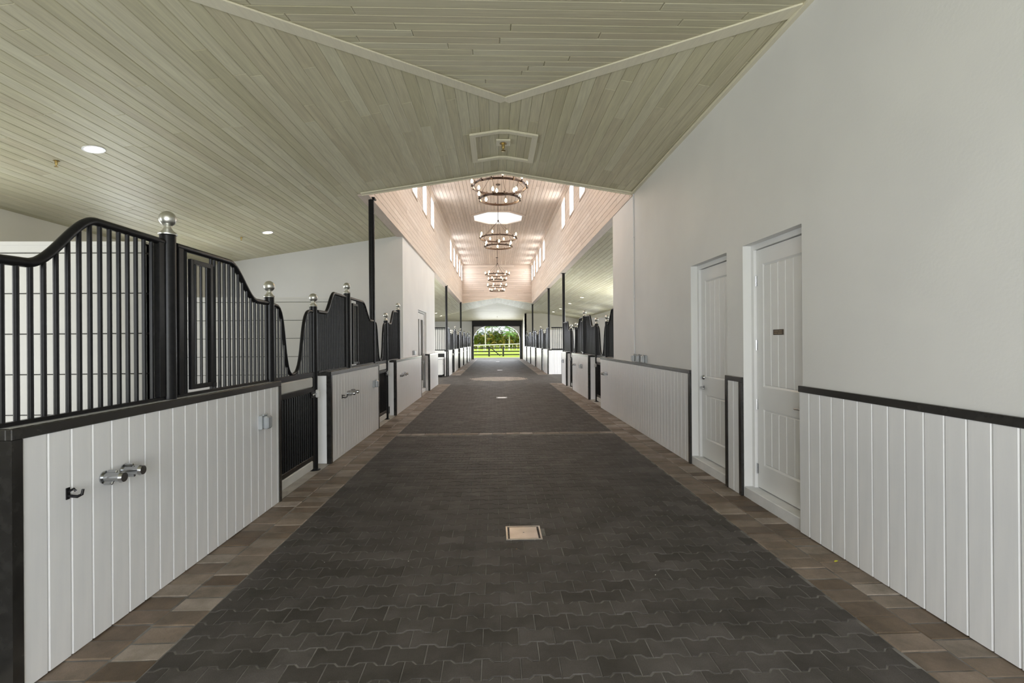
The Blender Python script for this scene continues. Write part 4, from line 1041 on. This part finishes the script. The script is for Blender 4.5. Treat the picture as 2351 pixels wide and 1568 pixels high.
# ------------------------------------------------------------------ recessed lights, sprinklers, hatch
def downlight(x, y, lab, group='recessed ceiling lights'):
    z = zceil(x, y); d = thing('recessed_light', lab, 'ceiling light', (x, y, z), group=group)
    sl = math.atan(SL) * (-1 if x < XC else 1); d.rotation_euler = (0, sl, 0)
    part('trim_ring', MB().torus(0.102, 0.011, 0.007, 0.0, 28), 'white_paint', d)
    part('lamp', MB().lathe([(0.092, -0.0055), (0.092, 0.004)], 24), 'downlight_glow', d, 'glowing warm lamp')
downlight(-4.76, 6.11, 'glowing recessed light in the left ceiling nearest the viewer')
downlight(-4.75, 10.64, 'glowing recessed light in the left ceiling above the second stall')
for k, (x, y) in enumerate(((4.68, 26.95), (4.67, 31.3), (4.7, 36.1), (4.64, 40.0))): downlight(x, y, ORD[k] + ' nearest of the small recessed lights in the far right ceiling', 'far right recessed lights')
for k, (x, y) in enumerate(((-4.74, 35.5), (-4.72, 39.97), (-4.76, 44.0))): downlight(x, y, ORD[k] + ' nearest of the small recessed lights in the far left ceiling', 'far left recessed lights')
def sprinkler(x, y, lab, z=None, sc=1.0):
    z = zceil(x, y) if z is None else z; s = thing('fire_sprinkler', lab, 'sprinkler', (x, y, z), group='sprinkler heads'); s.scale = (sc, sc, sc)
    part('escutcheon', MB().lathe([(0.034, -0.004), (0.03, 0.002)], 16), 'brass', s)
    part('body', MB().lathe([(0.012, -0.05), (0.016, -0.03), (0.016, -0.004)], 10), 'brass', s)
    part('deflector', MB().lathe([(0.004, -0.075), (0.022, -0.072), (0.022, -0.069), (0.006, -0.066), (0.006, -0.05)], 12), 'brass', s)
sprinkler(-5.32, 6.26, 'small dark sprinkler head on the left ceiling near the nearest recessed light')
sprinkler(-5.32, 10.69, 'small sprinkler head on the left ceiling by the second recessed light')
sprinkler(5.25, 20.0, 'small sprinkler head on the right ceiling over the cross aisle'); sprinkler(0.15, 44.8, 'small sprinkler head above the far roller door')
sprinkler(0.137, 7.71, 'brass sprinkler head on a block inside the ridge hatch frame', ZR - 0.043, 1.6)
hb = single('sprinkler_block', MB().box((0.03, 7.60, ZR - 0.042), (0.245, 7.82, ZR - 0.016), 0.004), 'pine_trim', 'square pale block under the ridge sprinkler', 'block')
ht = thing('ceiling_hatch', 'pale gabled picture-frame moulding around the ridge hatch', 'hatch', (0, 0, 0))
hx0, hx1, hy0, hy1 = -0.36, 0.64, 7.27, 8.38; w_ = 0.085
def gab(ya, yb, xa, xb):
    mb = MB(); xs = [xa, XC - .07, XC + .07, xb] if xa < XC - .07 and xb > XC + .07 else [xa, xb]
    for a, b in zip(xs, xs[1:]):
        za, zb = min(zceil(a), ZR - .011) - .004, min(zceil(b), ZR - .011) - .004; t = 0.028
        P = [(a, ya, za), (b, ya, zb), (b, yb, zb), (a, yb, za)]; Q = [(p[0], p[1], p[2] - t) for p in P]
        mb.face(Q); mb.face(P[::-1])
        for k in range(4): mb.face([P[k], P[(k + 1) % 4], Q[(k + 1) % 4], Q[k]])
    return mb
part('rail', gab(hy0, hy0 + w_, hx0, hx1), 'pine_trim', ht); part('rail', gab(hy1 - w_, hy1, hx0, hx1), 'pine_trim', ht)
part('stile', gab(hy0 + w_, hy1 - w_, hx0, hx0 + w_), 'pine_trim', ht); part('stile', gab(hy0 + w_, hy1 - w_, hx1 - w_, hx1), 'pine_trim', ht)

# ------------------------------------------------------------------ small fittings
for (x, y), lab in zip(DRAINS, ('square stainless floor drain cover nearest the viewer', 'square stainless floor drain cover beyond the stone band', 'square floor drain cover beyond the tan circle', 'farthest square floor drain cover near the arch')):
    d = thing('floor_drain', lab, 'drain', (x, y, 0), group='floor drains'); h = 0.148
    fr = MB()
    for a, b, c_, e in ((-h, h, -h, -h + .016), (-h, h, h - .016, h), (-h, -h + .016, -h + .016, h - .016), (h - .016, h, -h + .016, h - .016)): fr.box((a, c_, -0.01), (b, e, 0.006), 0.002)
    part('frame', fr, 'steel', d)
    part('cover', MB().box((-0.118, -0.125, -0.006), (0.118, 0.125, 0.004), 0.002), 'steel', d)
    part('slots', MB().box((-0.131, -0.125, -0.006), (0.131, 0.125, -0.002)), 'dark_slot', d)
    part('lift_hole', MB().lathe([(0.008, 0.0041), (0.008, 0.0048)], 10), 'chrome', d)
def wall_frame(side, X, y, z): return ((X, y, z), PI / 2 if side < 0 else -PI / 2)
def outlet(side, X, y, z, lab, group='weatherproof outlet boxes'):
    loc, rz = wall_frame(side, X, y, z); o = thing('outlet_box', lab, 'outlet', loc, rz, group)
    part('back_box', MB().box((-0.055, -0.035, -0.065), (0.055, 0.0, 0.065), 0.006), 'box_grey', o)
    part('cover', MB().box((-0.05, -0.088, -0.062), (0.05, -0.037, 0.058), 0.014), 'clear_cover', o, 'translucent bubble cover')
    part('hinge', MB().tube([(-0.04, -0.04, 0.07), (0.04, -0.04, 0.07)], 0.008, 8), 'box_grey', o)
outlet(-1, XL, 4.74, 0.87, 'grey weatherproof outlet box on the nearest left half wall')
outlet(-1, XL, 9.05, 0.87, 'grey weatherproof outlet box on the second left half wall')
outlet(-1, XWL, 14.15, 1.31, 'grey outlet box on the white wall above the left half wall')
outlet(1, XR, 14.7, 0.87, 'grey outlet box on the right half wall under the grilles')
outlet(1, XR, 18.7, 0.87, 'grey outlet box on the short right corner half wall')
for k, (y, lab) in enumerate(((8.98, 'farthest'), (8.67, 'middle'), (8.38, 'nearest'))): outlet(1, XR, y, 1.295, '%s of three clear-covered outlets above the right wainscot cap' % lab, 'clear outlets on the right wall')
cd = thing('conduit', 'thin white conduit running down the right wall to the outlets', 'conduit', (XR - 0.014, 9.05, 0))
part('pipe', MB().tube([(0, 0, 4.28), (0, 0, 2.2), (0.002, 0.01, 1.7), (0, -0.02, 1.38)], 0.011, 8), 'white_paint', cd)
for zz in (3.5, 2.4): part('clamp', MB().box((-0.014, -0.022, zz - 0.012), (0.013, 0.022, zz + 0.012), 0.003), 'white_paint', cd)
def bracket(side, X, y, z, lab, tilt=0.0, group='chrome wall brackets'):
    loc, rz = wall_frame(side, X, y, z); o = thing('wall_bracket', lab, 'bracket', loc, rz, group)
    b = part('barrel', MB().tube([(0, 0, 0), (0, -0.095, 0)], 0.026, 14, up=Vector((0, 0, 1))), 'chrome', o)
    part('flange', MB().tube([(0, 0, 0), (0, -0.006, 0)], 0.036, 16, up=Vector((0, 0, 1))), 'chrome', o)
    part('end_cap', MB().tube([(0, -0.095, 0), (0, -0.112, 0)], [0.031, 0.026], 14, up=Vector((0, 0, 1))), 'chrome', o)
    w_ = part('wing', MB().box((-0.007, -0.06, -0.042), (0.007, -0.01, 0.042), 0.004), 'chrome', o); w_.rotation_euler = (0, tilt, 0)
    part('spike', MB().tube([(0.02, -0.02, 0), (0.075, -0.012, -0.008)], [0.007, 0.004], 6), 'black_metal', o)
bracket(-1, XL, 2.87, 0.86, 'lower chrome bracket of the pair on the nearest left half wall', 0.5); bracket(-1, XL, 3.02, 0.862, 'upper chrome bracket of the pair on the nearest left half wall', -0.2)
bracket(-1, XL, 7.47, 0.86, 'first chrome bracket on the second left half wall', 0.4); bracket(-1, XL, 7.66, 0.865, 'second chrome bracket on the second left half wall', -0.2)
bracket(-1, XL, 11.75, 0.86, 'chrome bracket on the half wall beside the white room'); bracket(-1, XL, 11.95, 0.865, 'further chrome bracket on the half wall beside the white room')
bracket(1, XR - .02, 11.4, 0.86, 'chrome bracket at the far end of the right wainscot'); bracket(1, XR - .02, 11.25, 0.862, 'nearer chrome bracket at the far end of the right wainscot')
bracket(1, XR, 15.9, 0.86, 'chrome bracket on the right half wall under the feed door')
def hook(side, X, y, z, lab):
    loc, rz = wall_frame(side, X, y, z); o = thing('bridle_hook', lab, 'hook', loc, rz, 'bridle hooks')
    part('plate', MB().box((-0.012, -0.006, -0.03), (0.012, 0.0, 0.03), 0.002), 'black_metal', o)
    part('prong', MB().tube([(0, -0.004, -0.012), (0, -0.05, -0.016), (0.004, -0.07, -0.006), (0.006, -0.074, 0.02)], [0.008, 0.008, 0.007, 0.006], 8), 'black_metal', o)
    part('prong', MB().tube([(0, -0.004, 0.01), (0.006, -0.028, 0.022), (0.008, -0.036, 0.01)], 0.007, 8), 'black_metal', o)
hook(-1, XL, 2.63, 0.842, 'black hook on the nearest left half wall'); hook(-1, XL, 7.2, 0.84, 'black hook on the second left half wall'); hook(-1, XL, 11.55, 0.84, 'black hook on the half wall beside the white room')
# fallen leaf and bits
def leaf(x, y, r, rz, mat, lab, nm='fallen_leaf', group=None):
    mb = MB(); pr = [(0, 0), (.35, .32), (.8, .42), (1.3, .3), (1.7, 0), (1.3, -.3), (.8, -.42), (.35, -.32)]
    for a, b in pr: mb.v.append((a * r, b * r, 0.006 + 0.35 * r * abs(b) + 0.12 * r * a))
    for a, b in pr: mb.v.append((a * r, b * r, 0.0045 + 0.35 * r * abs(b) + 0.12 * r * a))
    n = len(pr); mb.f = [tuple(range(n)), tuple(range(2 * n - 1, n - 1, -1))] + [(k, (k + 1) % n, n + (k + 1) % n, n + k) for k in range(n)]
    o = single(nm, mb, mat, lab, 'leaf', group, loc=(x, y, 0)); o.rotation_euler = (0, 0, rz)
leaf(2.42, 3.52, 0.02, 0.3, 'leaf_yellow', 'tiny yellow-green leaf on the brown stones by the right wainscot')
rl = random.Random(5)
for k in range(10):
    leaf(rl.uniform(-1.3, 1.8), rl.uniform(2.5, 8.0), rl.uniform(0.004, 0.008), rl.uniform(0, 6), 'petal_white' if k % 3 else 'dry_leaf', 'tiny pale plant bit lying on the dark pavers', 'plant_bit', 'plant bits on the pavers')

# ------------------------------------------------------------------ outdoors
def ground(x0, x1, y0, y1, z): return MB().box((x0, y0, z - 0.2), (x1, y1, z))
single('lawn', ground(-150, 150, 52.0, 220, -0.03), 'lawn', 'sunlit green lawn beyond the far arch', 'lawn', kind='structure')
single('lawn_side', ground(-150, XBL - 0.3, -120, 52.0, -0.06).box((XBR + 0.3, -120, -0.26), (150, 52.0, -0.06)).box((XBL - .3, -120, -0.26), (XBR + .3, -8, -0.06)), 'lawn', 'lawn surrounding the barn', 'lawn', kind='structure')
single('path', ground(XBL - .3, XBR + .3, Y1 + 0.33, 52.0, -0.012).box((XBL - .3, -8, -0.22), (XBR + .3, Y0 - .28, -0.012)), 'path', 'pale concrete strip outside the far arch', 'path', kind='structure')
YF = 57.0
fz = (0.16, 0.53, 0.93)
def rail_fence(x0, x1, lab, gate_=False):
    f = thing('paddock_gate' if gate_ else 'paddock_fence', lab, 'gate' if gate_ else 'fence', (x0, YF, -0.03)); L = x1 - x0
    for z in fz: part('rail', MB().box((0, -0.025, z - 0.03), (L, 0.025, z + 0.09), 0.005), 'fence_black', f)
    if gate_:
        part('brace', MB().tube([(0.1, -0.04, 0.98), (L - 0.25, -0.04, 0.08)], 0.05, 4), 'fence_black', f)
    else:
        n = max(1, int(L / 2.4)); nn = n if x0 < 0 else n
        for k in range(n + 1):
            x = L - k * 2.4 if x0 < 0 else k * 2.4
            part('post', MB().box((x - 0.09, -0.12, 0), (x + 0.09, 0.06, 1.12), 0.01), 'fence_black', f)
rail_fence(-9.6, -0.75, 'black three-rail paddock fence left of the gate'); rail_fence(0.85, 9.8, 'black three-rail paddock fence right of the gate'); rail_fence(-0.64, 0.74, 'black paddock gate with a diagonal brace', True)
wf = thing('track_rail', 'white running rail slanting across beyond the black fence', 'fence', (0, 0, 0))
A, B = Vector((-7.0, 60, 1.07)), Vector((11.0, 125, 1.22))
part('rail', MB().tube([A, B], 0.10, 8), 'fence_white', wf)
for k in range(22):
    p = A.lerp(B, k / 21); part('post', MB().tube([(p.x, p.y, -0.03), (p.x, p.y, p.z)], 0.06, 6), 'fence_white', wf)
def frond(mb, base, az, L, elev, droop, nl=16, lw=0.05, ll=0.55, rr=random):
    d = Vector((math.cos(az), math.sin(az), 0)); p = Vector(base); pts = []; e = elev
    for k in range(nl + 1):
        pts.append(p.copy()); p = p + (d * math.cos(e) + Vector((0, 0, 1)) * math.sin(e)) * (L / nl); e -= droop / nl * (0.5 + k / nl)
    s_ = Vector((-d.y, d.x, 0))
    for k in range(2, nl):
        t = k / nl; l_ = ll * (math.sin(PI * min(1, t * 0.85 + 0.12)) + 0.15); tg = (pts[k + 1] - pts[k]).normalized()
        for sg in (-1, 1):
            tip = pts[k] + s_ * sg * l_ * 0.8 + tg * l_ * 0.55 - Vector((0, 0, 1)) * l_ * rr.uniform(0.15, 0.6); wv = tg * lw
            mid = pts[k].lerp(tip, 0.5) + Vector((0, 0, 0.05 * l_))
            mb.face([pts[k] - wv, pts[k] + wv, mid + wv]); mb.face([pts[k] - wv, mid + wv, mid - wv]); mb.face([mid - wv, mid + wv, tip])
    mb.tube(pts, [0.03 * (1 - 0.8 * k / nl) for k in range(nl + 1)], 4, False)
ra = random.Random(21)
def areca(seed):
    r = random.Random(seed); c_ = bpy.data.objects.new('areca_palm', None); COL.objects.link(c_)
    gmb, ymb, st = MB(), MB(), MB()
    for k in range(34):
        a = r.uniform(0, 2 * PI); bx, by = r.uniform(-.8, .8), r.uniform(-.6, .6); bz = r.uniform(0.0, 2.0)
        frond(ymb if r.random() < 0.28 else gmb, (bx, by, bz), a, r.uniform(1.6, 2.5), r.uniform(0.7, 1.45), r.uniform(1.0, 2.2), 12, 0.05, r.uniform(.45, .7), r)
    for k in range(9):
        bx, by = r.uniform(-.7, .7), r.uniform(-.5, .5); st.tube([(bx, by, 0), (bx * 1.1, by * 1.1, r.uniform(1.2, 2.2))], 0.05, 5)
    part('fronds', gmb, 'frond_green', c_, kind='stuff'); part('golden_fronds', ymb, 'frond_gold', c_, kind='stuff'); part('stems', st, 'frond_gold', c_)
    return c_
AR = [areca(100 + k) for k in range(4)]; au = set()
for r_ in range(2):
    for k in range(16):
        j = ra.randrange(4); o = AR[j] if j not in au else copy_tree(AR[j]); au.add(j)
        o.location = (-14.5 + k * 2.05 + ra.uniform(-.5, .5) + r_ * 0.9, 119 + r_ * 2.6 + ra.uniform(-.6, .6), -0.03); s_ = ra.uniform(0.88, 1.12); o.scale = (s_ * 1.05, s_, s_ * ra.uniform(1.28, 1.42)); o.rotation_euler = (0, 0, ra.uniform(0, 6))
        tag(o, 'bushy green and golden areca palm in the tall hedge beyond the lawn', 'palm', 'areca palms in the hedge')
def palm(x, y, h, lab, mat='frond_green', n=16, L=2.2, r0=0.17):
    p = thing('palm_tree', lab, 'palm', (x, y, -0.03)); r = random.Random(int(x * 100))
    if h > 0: part('trunk', MB().lathe([(r0 * 1.25, 0), (r0, h * .3), (r0 * 1.05, h * .6), (r0 * .8, h)], 10), 'palm_trunk', p)
    f = MB()
    for k in range(n): frond(f, (0, 0, h), 2 * PI * k / n + r.uniform(-.2, .2), L * r.uniform(.8, 1.1), r.uniform(-.1, 1.2), r.uniform(.9, 1.7), 12, 0.05, 0.6, r)
    part('fronds', f, mat, p, kind='stuff')
palm(-2.0, 98, 4.7, 'slim white-trunked palm left of centre before the hedge', n=9, L=1.2, r0=0.11); palm(2.7, 99, 3.3, 'white-trunked palm right of centre before the hedge', 'frond_bright', n=12, L=1.7, r0=0.13)
palm(-0.9, 127, 5.6, 'bright green palm crown rising above the middle of the hedge', 'frond_bright', 22, 2.3); palm(3.6, 128, 5.2, 'green palm crown rising above the right of the hedge', 'frond_bright', 16, 2.2)
palm(-4.6, 128, 5.2, 'green palm crown rising above the left of the hedge', 'frond_green', 14, 2.0)
